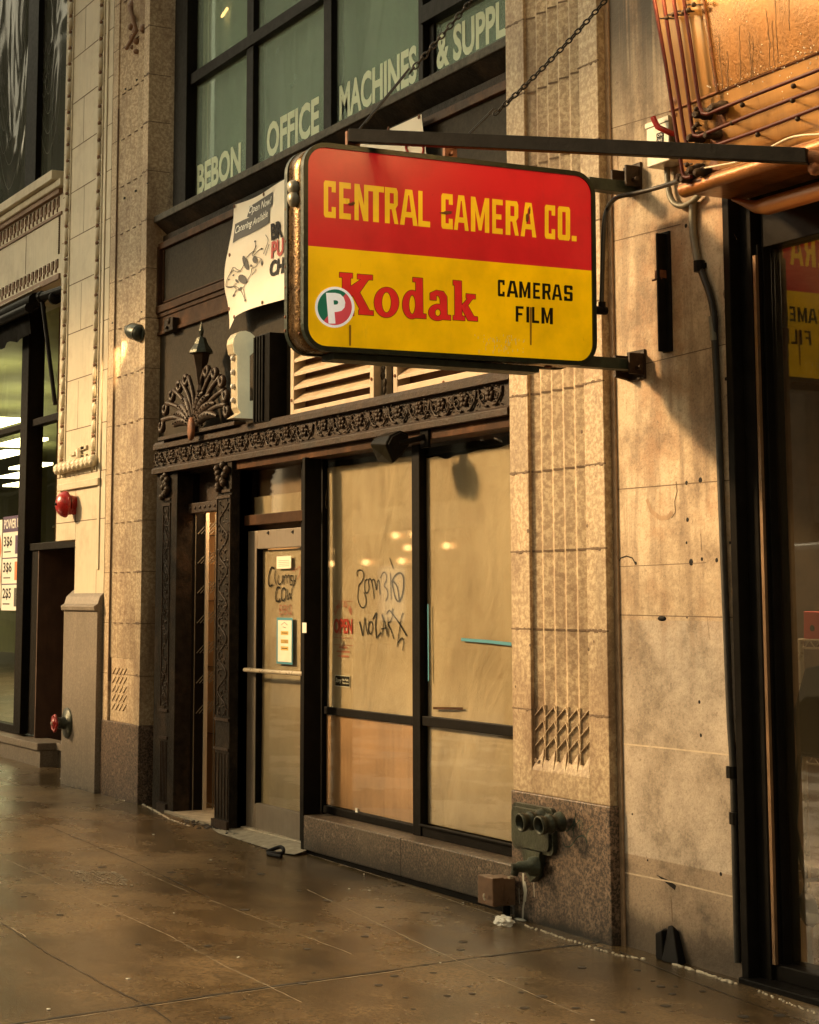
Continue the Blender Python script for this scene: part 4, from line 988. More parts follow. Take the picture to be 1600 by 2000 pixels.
mb=MB(); mb.box(M1+.25,PL0+.9,YS+.6,YS+.65,.3,2.2); mb.box(M1+.24,M1+.27,YS+.02,YS+.6,.3,2.2); mb.box(M1,PL0+.9,YS+.02,YS+.65,2.19,2.2); mb.build('doorway_recess','wood_dark',sw_)
mb=MB(); mb.box(-50,M0+.3,9,9.1,-.1,4.8); mb.box(M0+.2,M0+.25,YS+.3,9,-.1,4.8); mb.box(-50,M0+.2,YS+.2,9,4.7,4.8); ri=mb.build('shop_room','shop_wall',LB)
mb=MB(); mb.box(-50,M0+.2,YS+.1,9,.2,.3); mb.build('shop_floor','shop_floor',ri)
mb=MB()
for (x,y) in [(-26.6,2.55),(-28.9,2.95),(-24,1.4),(-31.2,4.1),(-33.5,4.6),(-36,5.4)]: mb=MB(); mb.box(x,x+1.4,y,y+.35,3.9,3.94); mb.build('ceiling_light','lit_ceiling',ri)
mb=MB()
for (x,z) in [(-19.5,1.9),(-21.5,2.0)]: mb.box(x,x+1.2,3,3.4,.3,z)
mb.box(-24,-19,2.6,2.7,2.6,2.64)
mb.build('shelving','panel_dark',ri,.01)
# granite kerb of the shop window
mb=MB(); e=A(95,1450,.3)[0]
mb.box(cx0,e,.22,.5,.05,.27); mb.box(cx0,e+.01,.19,.5,.27,.335); mb.box(e,PL0+.4,.40,.6,.05,.27); mb.box(e,PL0+.4,.37,.6,.27,.335)
gb=mb.build('window_kerb','granite_grey',LB,.005)
mb=MB(); x=e+.12
while x<PL0+.3: mb.box(x,x+.018,.392,.40,.09,.26); x+=.04
mb.build('vent_bar','bronze_iron',gb)
# posters in the left window
pst=thing('price_poster','white price poster with purple POWER UP header in the left shop window','poster',(A(27,1100,YS)[0],YS,1.6))
YPo=YS+.042
p0=A(7,1010,YPo); p1=A(43,1010,YPo); zt=p0[1]; zb=A(7,1192,YPo)[1]
mb=MB(); mb.box(p0[0],p1[0],YPo,YPo+.003,zb,zt); mb.build('sheet','sticker_white',pst)
mb=MB(); zh=zt-(zt-zb)*.17; mb.box(p0[0],p1[0],YPo-.001,YPo,zh,zt)
H_=(zh-zb)/3
for k in (1,2): mb.box(p0[0],p1[0],YPo-.001,YPo,zb+H_*k-.006,zb+H_*k+.006)
mb.build('header_band','purple',pst)
W_=p1[0]-p0[0]
text('poster_lettering','POWER UP',wallmap(p0[0]+W_*.06,p0[0]+W_*1.0,zh+.035,zt-.03,YPo-.002),'sticker_white',pst,bold=.02)
for k,s in enumerate(['2 for 5','3 for 6','3 for 6']):
    s2=['2$5','3$6','3$6'][k]
    text('price_lettering',s2,wallmap(p0[0]+W_*.06,p0[0]+W_*.52,zb+H_*k+H_*.4,zb+H_*k+H_*.85,YPo-.0015),'ink',pst,bold=.02)
    mb=MB(); 
    for c in range(2): mb.box(p0[0]+W_*(.68+.16*c),p0[0]+W_*(.80+.16*c),YPo-.0012,YPo,zb+H_*k+H_*.15,zb+H_*k+H_*.85)
    mb.build('printed_can',['ink_grey','orange_ink','purple'][k],pst)
    mb=MB(); mb.box(p0[0]+W_*.08,p0[0]+W_*.45,YPo-.0012,YPo,zb+H_*k+H_*.22,zb+H_*k+H_*.27); mb.build('small_print','ink_grey',pst)
ps2=thing('food_poster','white poster with round orange print at the left picture edge','poster',(A(0,1100,YS)[0],YS,1.6))
a=A(5,1015,YPo)
mb=MB(); mb.box(a[0]-.6,a[0],YPo,YPo+.003,A(5,1188,YPo)[1],a[1]); mb.build('sheet','sticker_white',ps2)
mb=MB(); c=A(-6,1070,YPo); mb.lathe([(.17,-.001),(.17,.0)],(c[0],YPo-.001,c[1]),(0,1,0),24,False); c=A(-6,1130,YPo); mb.lathe([(.14,-.001),(.14,.0)],(c[0],YPo-.002,c[1]),(0,1,0),24,False); mb.build('printed_disc','orange_ink',ps2)

# ------------------------------------------------------------------ limestone building on the right
RB=thing('limestone_building','stained limestone front with the dark framed camera shop window at the right','building',(-5.5,.6,0))
YR=.055; XW0=XR1+.0; XW1=A(1436,1000,YR)[0]
mb=MB(); mb.box(XW0,XW1,YR,.24,-.05,ZT); mb.box(XW1,6,YR+.0,.7,3.43,ZT)
lw=mb.build('limestone_wall','limestone',RB,.005)
mb=MB(); mb.box(XW0-.0,XW0+.035,YR-.012,YR,-.02,ZT); mb.build('mortar_strip','old_mortar',lw,.004)
mb=MB()
def wl(p0,p1,w_=.0045,Y=YR-.0012): ribbon(mb,smooth_path([Vector(p) for p in [A(*p0,YR),A(*p1,YR)]],3),w_,Y)
wl((1172,258),(1310,217)); wl((1185,475),(1330,438)); wl((1190,728),(1435,668)); wl((1205,956),(1425,938)); wl((1205,1107),(1380,1099),.003); wl((1210,1201),(1440,1206)); wl((1440,468),(1415,420),.002)
ribbon(mb,[A(*p,YR) for p in [(1321,940),(1323,960),(1318,980),(1320,1000),(1312,1012)]],.006,YR-.0012)
ribbon(mb,[A(*p,YR) for p in [(1369,1042),(1371,1075)]],.004,YR-.0012); ribbon(mb,[A(*p,YR) for p in [(1381,1200),(1387,1250)]],.002,YR-.0012)
ribbon(mb,[A(*p,YR) for p in [(1206,300),(1208,331)]],.003,YR-.0012); ribbon(mb,[A(*p,YR) for p in [(1311,1750),(1314,1800)]],.006,YR-.0012)
mb.build('crack','joint',lw)
mb=MB()
ribbon(mb,[A(*p,YR) for p in [(1210,1452),(1300,1461),(1430,1475)]],.007,YR-.0014); ribbon(mb,[A(*p,YR) for p in [(1215,1703),(1310,1722),(1435,1752)]],.007,YR-.0014)
mb.build('pale_joint','joint_pale',lw)
mb=MB()
for (x,y,r) in [(1207,956,3),(1341,943,6),(1368,938,8),(1343,1015,6),(1341,1060,4),(1371,1092,5),(1350,1098,9),(1400,1094,6),(1208,1100,4),(1242,1100,5),(1366,1371,5),(1369,1436,5),(1235,1590,3),(1265,1680,3),(1408,1707,5),(1342,1206,3),(1418,740,5),(1426,1060,4),(1431,1086,5),(1340,441,6)]:
    a,b=A(x,y,YR); mb.lathe([(r*.0012,.001),(r*.0022,-.0015)],(a,YR-.0005,b),(0,-1,0),8)
a,b=A(1293,1208,YR); mb.blob((a,YR,b),.035,.01,.012); a,b=A(1305,1722,YR); mb.xz([(a-.09,b+.02),(a+.05,b-.03),(a+.06,b-.01),(a+.02,b+.005)],YR-.001,YR+.01)
mb.build('hole','ink',lw)
mb=MB(); ribbon(mb,[A(*p,YR) for p in [(1208,1100),(1213,1090),(1224,1086),(1236,1090),(1242,1102)]],.006,YR-.002); mb.build('wire_loop','ink',lw)
mb=MB(); pts=[A(*p,YR) for p in [(1262,970),(1268,995),(1285,1010),(1300,1010),(1312,1003),(1312,1012),(1296,1022),(1280,1018),(1266,1000)]]
ribbon(mb,[A(*p,YR) for p in [(1264,975),(1272,998),(1290,1012),(1305,1011),(1313,1000)]],.022,YR-.0013); mb.build('old_patch_mark','old_mortar',lw)
# ragged caulk edge beside the shop frame
mb=MB(); random.seed(40); 
z=.1
while z<3.3:
    mb.blob((XW1-.01+random.uniform(-.012,.006),YR-.002,z),random.uniform(.006,.02),.008,random.uniform(.02,.06),6,4); z+=random.uniform(.03,.16)
mb.build('broken_edge','joint',lw)
# shop frame
ZH=A(1480,480,YR+.02)[1]
mb=MB(); xs=[A(x,1000,YR)[0] for x in (1437,1450)]; 
s0=A(1499,1000,YR+.08)[0]; s1=A(1505,1000,YR+.08)[0]; g0=A(1509,1000,YR+.08)[0]
mb.box(XW1,XW1+.045,YR-.03,.25,.04,3.43); mb.box(XW1+.045,s0,YR+.03,.25,.04,3.43); mb.box(s0,s1,YR+.05,.2,.04,3.2); mb.box(s1,g0,YR+.07,YR+.115,.04,3.43)
mb.box(g0,6,YR+.07,.25,ZH,3.43); mb.box(g0-.02,6,YR+.05,.25,.075,.14); mb.box(XW1,6,YR-.05,.25,-.02,.075)
rf_=mb.build('shop_frame','black_satin',RB,.004)
mb=MB(); mb.box(s0+.004,s1+.002,YR+.035,YR+.05,.14,3.15); mb.build('bronze_strip','bronze_strip',rf_)
mb=MB(); mb.quad((g0-.02,YR+.12,.13),(6,YR+.12,.13),(6,YR+.12,ZH+.02),(g0-.02,YR+.12,ZH+.02)); mb.build('pane','glass_right',rf_)
mb=MB(); mb.box(XW0-3.6,6,3.2,3.3,-.1,4.2); mb.box(-11.1,-11,.6,3.3,-.1,4.2); mb.box(-11,-7.32,.52,.56,-.1,4.2); mb.box(5.9,6,.3,3.3,-.1,4.2); mb.box(-11,6,.3,3.3,-.1,.05); ri=mb.build('shop_room','umber_int',RB)
mb=MB(); mb.box(-11,6,.3,3.3,3.5,3.6); mb.build('room_ceiling','room_dark',ri)
il=bpy.data.lights.new('shop_fill','AREA'); il.energy=55; il.color=(1,.75,.5); il.size=1.2  # unseen fill light added to brighten the shop room
io=bpy.data.objects.new('shop_fill',il); COL.objects.link(io); io.parent=RB; io.location=Vector((-6.9,1.1,3.2))-Vector(RB.location)
# display shelf with things on it
zs=A(1575,1250,.42)[1]; xs0=A(1561,1255,.42)[0]
t=thing('wire_shelf','chrome wire shelf rack standing behind the right shop window','shelf',(xs0+.4,.57,.05))
mb=MB()
for y in (.42,.72):
    mb.tube([(xs0+.01,y,.06),(xs0+.01,y,zs)],.013,8); mb.tube([(xs0+.9,y,.06),(xs0+.9,y,zs)],.013,8)
mb.build('post','bar_metal',t)
for z in (zs,zs-.5,.35):
    mb=MB()
    for y in (.42,.72): mb.tube([(xs0,y,z),(xs0+.9,y,z)],.006,6); mb.tube([(xs0,y,z-.035),(xs0+.9,y,z-.035)],.005,6)
    for i in range(14): mb.tube([(xs0+i*.069,.42,z),(xs0+i*.069,.72,z)],.003,5); mb.tube([(xs0+i*.069,.42,z),(xs0+i*.069+.035,.42,z-.035),(xs0+i*.069+.069,.42,z)],.003,5)
    mb.build('shelf_deck','bar_metal',t)
a,b=A(1573,1252,.44)
t=thing('red_box','red cardboard box with a dark round mark on top of the wire shelf','box',(a+.1,.98,b))
mb=MB(); mb.prism([(a,.43,b),(a+.3,.43,b),(a+.29,.43,b+.125),(a+.005,.43,b+.13)],[(a,.6,b),(a+.3,.6,b),(a+.29,.6,b+.125),(a+.005,.6,b+.13)]); mb.build('carton','red_box',t,.004)
mb=MB(); c=A(1587,1227,.43); mb.lathe([(.014,0),(.014,.002)],(c[0],.427,c[1]),(0,1,0),14,False); mb.build('round_mark','ink',t)
a,b=A(1575,1700,.3)
t=thing('camera_bag','black camera bag hanging by its strap inside the right shop window','bag',(a,.35,b-.1))
mb=MB(); z0=A(1580,1480,.3)[1]; mb.prism([(a-.05,.3,z0),(a+.35,.3,z0),(a+.36,.3,z0+.33),(a+.28,.3,z0+.42),(a+.02,.3,z0+.38),(a-.06,.3,z0+.2)],[(a-.05,.42,z0),(a+.35,.42,z0),(a+.36,.42,z0+.33),(a+.28,.42,z0+.42),(a+.02,.42,z0+.38),(a-.06,.42,z0+.2)]); mb.build('body','black_satin',t,.02)
mb=MB(); mb.tube([(a-.04,.33,z0+.1),(a-.09,.32,z0-.3),(a-.02,.32,z0-.55)],.012,6); mb.build('strap','ink',t)
t=thing('padded_headphones','dark round padded headphones lying low inside the right shop window','headphones',(a,.8,.5))
c=A(1572,1775,.3)
mb=MB(); mb.lathe([(.0,-.03),(.06,-.025),(.075,0),(.06,.03),(0,.035)],(c[0]+.02,.3,c[1]),(.5,1,.2),16); mb.build('ear_pad','ink_grey',t)
mb=MB(); mb.lathe([(.0,-.03),(.06,-.025),(.075,0),(.06,.03),(0,.035)],(c[0]+.14,.35,c[1]-.05),(.5,1,.2),16); mb.build('ear_pad','ink_grey',t)
mb=MB(); mb.tube([(c[0]-.02,.3,c[1]+.02),(c[0]+.02,.3,c[1]+.12),(c[0]+.12,.32,c[1]+.14),(c[0]+.2,.35,c[1]+.02)],.01,6); mb.build('band','ink_grey',t)

# cove over the shop entrance, below the marquee
t=thing('entrance_cove','orange lit curved metal cove above the right shop window','cove',(-4.5,-.05,3.2))
mb=MB()
q=PT(1500,402,-.06); pts=[(PT(1427,389,-.03).x,-.02,PT(1427,389,-.03).z),(PT(1452,396,-.04).x,-.035,PT(1452,396,-.04).z),(PT(1478,404,-.05).x,-.05,PT(1478,404,-.05).z-.0)]
x=PT(1500,402,-.06).x; zc_=PT(1560,385,-.06).z
while x<3: pts.append((x,-.06,zc_)); x+=.4
mb=MB(); mb.tube(smooth_path(pts,4),.06,16,rs=None) if False else mb.tube(pts,.06,18,rs=[.006,.016,.028]+[.038]*(len(pts)-3)); mb.build('curved_panel','cove_orange',t)

ll=bpy.data.lights.new('cove_lamp','AREA'); ll.energy=1.6; ll.color=(1,.42,.10); ll.shape='RECTANGLE'; ll.size=2.4; ll.size_y=.08
lo=bpy.data.objects.new('cove_lamp',ll); COL.objects.link(lo); lo.location=(-4.6,-.25,3.02); lo.rotation_euler=(R(155),0,0); lo.parent=t; lo.location=Vector(lo.location)-Vector(t.location)

# ------------------------------------------------------------------ marquee of the camera shop
MQ=thing('camera_shop_marquee','golden metal marquee with red neon tubes and rain runs at upper right','marquee',(-4,-.2,3.4))
def MY(z): return -.24-.17*(z-3.41)
def PM(x,y,off=0.):
    d=ray(x,y)      # CP.y+t dy = -.24-off-.17*(CP.z+t dz-3.41)
    t=(-.24-off-.17*(CP.z-3.41)-CP.y)/(d.y+.17*d.z); return CP+d*t
XQ=-6.31; ZQT=5.6
mb=MB()
mb.prism([(XQ,MY(3.41),3.41),(XQ,MY(ZQT),ZQT),(XQ,.05,ZQT),(XQ,.05,3.45)],[(2,MY(3.41),3.41),(2,MY(ZQT),ZQT),(2,.05,ZQT),(2,.05,3.45)])
body=mb.build('face_panel','marquee_paint',MQ,.004)
g1=PM(1402,180); 
mb=MB(); zb_=g1.z; xg_=g1.x; xt=PM(1375,0).x
mb.prism([(xg_,MY(zb_)-.012,zb_),(2,MY(zb_)-.012,zb_),(2,MY(ZQT)-.012,ZQT),(xt-.03,MY(ZQT)-.012,ZQT)],[(xg_,MY(zb_)+.01,zb_),(2,MY(zb_)+.01,zb_),(2,MY(ZQT)+.01,ZQT),(xt-.03,MY(ZQT)+.01,ZQT)])
mb.build('letter_panel','gold_glass',MQ,.003)
mb=MB(); 
def mline(mb,pts,r,off,n=6): mb.tube([PM(x,y,off) for x,y in pts],r,n)
mline(mb,[(1309,217),(1402,180),(1600,102),(1800,22)],.006,.004); mline(mb,[(1402,180),(1375,0),(1366,-60)],.005,.014)
mb.build('seam','rust',MQ)
mb=MB(); mb.tube([(XQ,MY(3.41)-.012,3.415),(2,MY(3.41)-.006,3.42)],.034,12); mb.build('lower_roll','marquee_rust',MQ)
mb=MB(); mb.box(XQ+.02,2,MY(3.41)+.02,.05,3.395,3.42); mb.build('soffit_plate','marquee_rust',MQ)
TB=[[(1272,-40),(1278,0),(1300,125),(1318,240),(1333,335),(1336,345),(1342,347),(1350,345)],
    [(1290,-40),(1296,0),(1308,80),(1325,185),(1338,270),(1345,288),(1356,296),(1392,286),(1480,255),(1600,209),(1760,148)],
    [(1309,-40),(1316,0),(1330,90),(1343,180),(1352,250),(1356,264),(1366,266),(1480,219),(1600,172),(1760,108)],
    [(1330,-40),(1336,0),(1348,80),(1362,180),(1367,208),(1372,221),(1382,223),(1480,183),(1600,136),(1760,72)]]
for p in TB:
    mb=MB(); mline(mb,p,.0085,.07,8); mb.build('neon_tube','neon_tube',MQ)
mb=MB()
for (x,y) in [(1383,222),(1417,208),(1372,268),(1405,262),(1372,330),(1385,335),(1358,348),(1350,345),(1398,292),(1386,222),(1412,212)]:
    mb=MB(); p=PM(x,y,.0); mb.lathe([(.026,-.0),(.026,.03),(.018,.035),(.018,.07),(.01,.08)],p,(0,-1,-.17),10); mb.build('tube_cup','bronze_iron',MQ)
for (x,y) in [(1355,9),(1345,20),(1335,24),(1315,28),(1302,35),(1360,213),(1362,243),(1356,250),(1338,285),(1342,322),(1450,205),(1550,168),(1430,240),(1548,196),(1480,263),(1558,232)]:
    mb=MB(); p=PM(x,y,0); q=PM(x,y,.07); mb.tube([p,q],.004,5); mb.blob(tuple(q),.012,.012,.012,6,4); mb.build('tube_clip','bronze_iron',MQ)
for (y,x0,x1) in [(9,1338,1372),(22,1318,1356),(29,1302,1345),(36,1282,1320),(245,1352,1370),(282,1336,1362),(320,1336,1352)]:
    mb=MB(); mb.tube([PM(x0,y,.05),PM(x1,y,.05)],.004,5); mb.build('tube_brace','bronze_iron',MQ)
mb=MB()
for (x,y,r) in [(1316,198,.02),(1320,224,.01),(1374,33,.012),(1398,160,.022),(1402,270,.05),(1408,235,.035),(1392,300,.03),(1395,330,.04)]:
    p=PM(x,y,.001); mb.lathe([(r,0),(r*.3,.004)],p,(0,-1,-.17),9)
mb.build('rust_spot','rust',MQ)
mb=MB(); random.seed(77)      # dark runs of rain on the panel
for (x,y0,y1) in [(1443,50,155),(1462,60,150),(1470,70,148),(1497,20,135),(1508,40,128),(1512,0,125),(1500,60,95),(1405,70,175),(1330+90,100,178),(1540,0,60)]:
    pts=[]; xx=x
    n=9
    for i in range(n+1): xx+=random.uniform(-.9,1.9); pts.append((xx,y0+(y1-y0)*i/n))
    mline(mb,pts,.0013,.0125,4)
mb.build('rain_run','joint',MQ)
mb=MB(); random.seed(78)
for _ in range(50):
    x=random.uniform(1380,1600); y=180-(x-1402)*.39+random.uniform(-22,26); p=PM(x,y,.012); mb.blob(tuple(p),.0025,.003,.0035,5,4)
for _ in range(14):
    x=random.uniform(1385,1600); y=random.uniform(0,250); p=PM(x,y,.013); mb.blob(tuple(p),.002,.003,.003,5,4)
mb.build('water_drop','bulb_clear',MQ)
# bulbs above the frame of the picture that light the metal
mb=MB()
for (x,z,o) in [(-6.1,4.24,.16),(-5.62,4.20,.24),(-5.2,4.16,.24),(-4.7,4.16,.24),(-5.9,4.6,.24),(-5.1,4.6,.24)]:
    mb=MB(); mb.blob((x,MY(z)-o,z),.05,.05,.06,10,8); mb.build('bulb','bulb_lit',MQ)
pl=bpy.data.lights.new('marquee_light','POINT'); pl.energy=7; pl.color=(1,.72,.40); pl.shadow_soft_size=.12
plo=bpy.data.objects.new('marquee_light',pl); COL.objects.link(plo); plo.parent=MQ; plo.location=Vector((-5.35,-1.25,4.95))-Vector(MQ.location)
mb=MB()
for (x,z,o) in [(-6.1,4.24,.16),(-5.62,4.20,.24),(-5.2,4.16,.24),(-4.7,4.16,.24),(-5.9,4.6,.24),(-5.1,4.6,.24)]:
    mb.tube([(x,MY(z),z+.12),(x,MY(z)-o,z+.12),(x,MY(z)-o,z+.06)],.014,6); mb.build('bulb_arm','bronze_iron',MQ); mb=MB()
# ------------------------------------------------------------------ the big blade sign
XS=-7.0
def SP(x,y,off=0.): return PXX(x,y,XS+off)
c_tl,c_bl,c_br,c_tr=SP(594,277),SP(594,681),SP(1163,714),SP(1159,341)
xb_=PT(557,480,c_tl.y).x
def quadpt(u,v):
    a=c_bl.lerp(c_br,u); b=c_tl.lerp(c_tr,u); return a.lerp(b,v)
def rrect(inset,rad,n=7):
    W=(c_br-c_bl).length; Hh=(c_tl-c_bl).length; out=[]
    for (cu,cv,a0) in [(rad,rad,180),(W-rad,rad,270),(W-rad,Hh-rad,0),(rad,Hh-rad,90)]:
        for i in range(n+1):
            a=R(a0+90*i/n); rr=rad-inset; out.append((cu+math.cos(a)*rr,cv+math.sin(a)*rr))
    return [quadpt(u/W,v/Hh) for u,v in out]
def atx(pts,x): return [(x,p.y,p.z) for p in pts]
BS=thing('blade_sign','red and yellow lightbox sign of the camera shop hanging over the pavement on steel arms','sign',(XS-.1,-1,3.1))
mb=MB(); o=rrect(0,.10); mb.prism(atx(o,xb_),atx(o,XS-.006),True); case=mb.build('case','sign_case',BS)
mb=MB()
for xx in (XS-.022,xb_): 
    o1=rrect(-.006,.106); i1=rrect(.016,.10); n=len(o1)
    for (a_,b_,f) in ((o1,i1,xx),):
        v=atx(a_,f)+atx(b_,f)+atx(a_,f+.03)+atx(b_,f+.03)
        fs=[]
        for k in range(n):
            j=(k+1)%n; fs+=[[k,j,n+j,n+k],[2*n+k,3*n+k,3*n+j,2*n+j],[k,2*n+k,2*n+j,j],[n+k,n+j,3*n+j,3*n+k]]
        mb.add(v,fs)
mb.build('edge_trim','green_trim',BS)
# face: red above, yellow below
inner=rrect(.014,.10)
def splitz(y): # line between (592,479) and (1158,528.6)
    p,q=SP(592,479),SP(1160,529); t=(y-p.y)/(q.y-p.y); return p.z+(q.z-p.z)*t
up=[p for p in inner if p.z>splitz(p.y)]; lo_=[p for p in inner if p.z<=splitz(p.y)]
ya,yb=inner[0].y,inner[8].y
ymin=min(p.y for p in inner); ymax=max(p.y for p in inner)
L1=(ymin,splitz(ymin)); R1=(ymax,splitz(ymax))
lo_pts=[(p.y,p.z) for p in lo_]; up_pts=[(p.y,p.z) for p in up]
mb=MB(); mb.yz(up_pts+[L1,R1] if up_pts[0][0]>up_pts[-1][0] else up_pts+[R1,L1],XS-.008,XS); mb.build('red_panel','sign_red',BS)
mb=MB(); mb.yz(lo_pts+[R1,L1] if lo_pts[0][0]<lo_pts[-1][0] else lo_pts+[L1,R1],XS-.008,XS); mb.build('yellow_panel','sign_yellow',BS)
# block letters; each glyph is a list of convex or concave outlines in a unit box
def GL(t):
    s=t; q=.30
    return {
 'C':[[(.0,.07),(.10,0),(.98,0),(.98,q),(1-s,q),(1-s,.16),(s,.16),(s,.84),(1-s,.84),(1-s,1-q),(.98,1-q),(.98,1),(.10,1),(0,.93)]],
 'E':[[(0,0),(1,0),(1,.16),(s,.16),(s,.42),(.88,.42),(.88,.57),(s,.57),(s,.84),(1,.84),(1,1),(0,1)]],
 'F':[[(0,0),(s,0),(s,.42),(.85,.42),(.85,.57),(s,.57),(s,.84),(1,.84),(1,1),(0,1)]],
 'L':[[(0,0),(1,0),(1,.16),(s,.16),(s,1),(0,1)]],
 'T':[[(.5-s/2,0),(.5+s/2,0),(.5+s/2,.84),(1,.84),(1,1),(0,1),(0,.84),(.5-s/2,.84)]],
 'I':[[(0,0),(1,0),(1,1),(0,1)]],
 'N':[[(0,0),(s*.85,0),(s*.85,.58),(1-s,0),(1,0),(1,1),(1-s*.85,1),(1-s*.85,.42),(s,1),(0,1)]],
 'M':[[(0,0),(s*.8,0),(s*.8,.62),(.42,.05),(.58,.05),(1-s*.8,.62),(1-s*.8,0),(1,0),(1,1),(1-s*.8,1),(.5,.38),(s*.8,1),(0,1)]],
 'A':[[(0,0),(s*.85,0),(.30,.22),(.70,.22),(1-s*.85,0),(1,0),(.70,1),(.30,1)],('hole',[(.36,.37),(.64,.37),(.53,.84),(.47,.84)])],
 'R':[[(0,0),(s,0),(s,.40),(.50,.40),(1-s*.8,0),(1,0),(.80,.43),(.96,.53),(.96,.90),(.86,1),(0,1)],('hole',[(s,.56),(.66,.56),(.66,.85),(s,.85)])],
 'O':[[(.0,.07),(.10,0),(.90,0),(1,.07),(1,.93),(.90,1),(.10,1),(0,.93)],('hole',[(s,.16),(1-s,.16),(1-s,.84),(s,.84)])],
 'S':[[(0,.0),(.90,0),(1,.07),(1,.50),(.90,.58),(s,.58),(s,.84),(1-s,.84),(1-s,.72),(1,.72),(1,.93),(.90,1),(.10,1),(0,.93),(0,.50),(.10,.42),(1-s,.42),(1-s,.16),(s,.16),(s,.28),(0,.28)]],
 '.':[[(0,0),(1,0),(1,.16),(0,.16)]]}
def glyph(mb,ch,x0,x1,top,bot,t,off,bold=0.):
    """outline in picture pixels on the sign plane"""
    def mp(u,v):
        x=x0+(x1-x0)*u; yb=bot(x); yt=top(x); return SP(x,yb+(yt-yb)*v,off)
    loops=[]; 
    for g in GL(t)[ch]:
        loops.append(g[1] if g[0]=='hole' else g)
    L3=[[mp(u,v) for u,v in lp] for lp in loops]
    tri=tessellate_polygon([[Vector((p.y,p.z,0)) for p in lp] for lp in L3])
    allp=[p for lp in L3 for p in lp]
    mb.add(allp,[list(t_) for t_ in tri])
top1=lambda x:352+(x-632.5)*.1100; bot1=lambda x:424+(x-632.5)*.0965
cx=lambda v:v/2.286+500
for word in ['C,303,358 E,372,424 N,440,502 T,500,572 R,576,636 A,643,722 L,725,778','C,828,880 A,884,950 M,960,1042 E,1055,1102 R,1115,1174 A,1182,1252','C,1290,1337 O,1348,1403 .,1410,1432']:
    mb=MB()
    for g in word.split():
        ch,a,b=g.split(','); glyph(mb,ch,cx(float(a)),cx(float(b)),top1,bot1,.36 if ch not in 'MA' else .30,.001)
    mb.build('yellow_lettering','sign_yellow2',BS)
c2=lambda v:v/2.353+540
topc=lambda x:546+(x-972.6)*.083; botc=lambda x:578.5+(x-972.6)*.068
mb=MB()
for g in 'C,1018,1050 A,1058,1112 M,1116,1168 E,1180,1212 R,1222,1262 A,1266,1314 S,1322,1362'.split():
    ch,a,b=g.split(','); glyph(mb,ch,c2(float(a)),c2(float(b)),topc,botc,.34 if ch not in 'MA' else .32,.001)
mb.build('black_lettering','sign_ink',BS)
topf=lambda x:597.5+(x-1006)*.055; botf=lambda x:628+(x-1006)*.075
mb=MB()
for g in 'F,1100,1136 I,1149,1162 L,1175,1208 M,1218,1271'.split():
    ch,a,b=g.split(','); glyph(mb,ch,c2(float(a)),c2(float(b)),topf,botf,.34,.001)
mb.build('black_lettering','sign_ink',BS)
# slab serif word in red with a thin dark outline, drawn in zoomed pixels
def ell(cx_,cy_,rx,ry,n=26): return [(cx_+rx*math.cos(2*math.pi*k/n),cy_+ry*math.sin(2*math.pi*k/n)) for k in range(n)]
SK=lambda x:(x-290)*.075           # baseline drift of the sign in perspective
K=[]   # (outer, hole)
def rc(x0,y0,x1,y1,d=.07): return [(x0,y0),(x1,y0+(x1-x0)*d),(x1,y1+(x1-x0)*d),(x0,y1)]
K+=[(rc(290,640,350,662),None),(rc(303,655,341,835),None),(rc(286,812,356,834),None)]
K+=[([(372,648),(442,653),(442,675),(424,674),(383,732),(428,815),(446,817),(446,838),(378,833),(378,813),(384,812),(350,745),(340,757),(340,705),(388,672),(372,670)],None)]
K+=[(ell(506,778,57,70),ell(506,778,22,48))]
K+=[(ell(623,788,44,66),ell(624,788,15,44)),([(627,663),(672,667),(674,830),(688,832),(688,853),(640,850),(640,684),(627,683)],None)]
K+=[(ell(741,824,42,38),ell(742,825,13,17)),([(706,735),(735,722),(768,728),(784,752),(786,836),(801,838),(801,860),(757,856),(752,762),(745,748),(735,746),(735,768),(706,766)],None)]
K+=[([(812,676),(851,680),(853,840),(866,842),(866,862),(812,858),(812,838),(820,838),(819,699),(812,698)],None),([(872,738),(915,742),(915,762),(902,762),(880,792),(908,842),(925,845),(925,865),(880,861),(854,812),(852,790),(878,760),(872,758)],None)]
def inflate(lp,d):
    n=len(lp); ar=sum(lp[i][0]*lp[(i+1)%n][1]-lp[(i+1)%n][0]*lp[i][1] for i in range(n)); s=1 if ar>0 else -1; out=[]
    for i in range(n):
        p0,p,p1=Vector(lp[i-1]),Vector(lp[i]),Vector(lp[(i+1)%n]); a=(p-p0).normalized(); b=(p1-p).normalized()
        n0=Vector((a.y,-a.x))*s; n1=Vector((b.y,-b.x))*s; m_=(n0+n1); m_=m_/max(.35,m_.length_squared/2) if m_.length>1e-6 else n0
        out.append(tuple(p+m_*d))
    return out
def layer(name,mat,d,base):
    mb=MB()
    for i,(o_,h) in enumerate(K):
        off=base+i*.00012
        lps=[inflate(o_,d)]+([inflate(h,-d)] if h else [])
        L3=[[SP(540+x/2.353,260+y/2.353,off) for x,y in lp] for lp in lps]
        tri=tessellate_polygon([[Vector((p.y,p.z,0)) for p in lp] for lp in L3]); mb.add([p for lp in L3 for p in lp],[list(t_) for t_ in tri])
    return mb.build(name,mat,BS)
layer('logo_outline','sign_ink',2.2,.0008); layer('red_lettering','sign_logo_red',0,.0026)
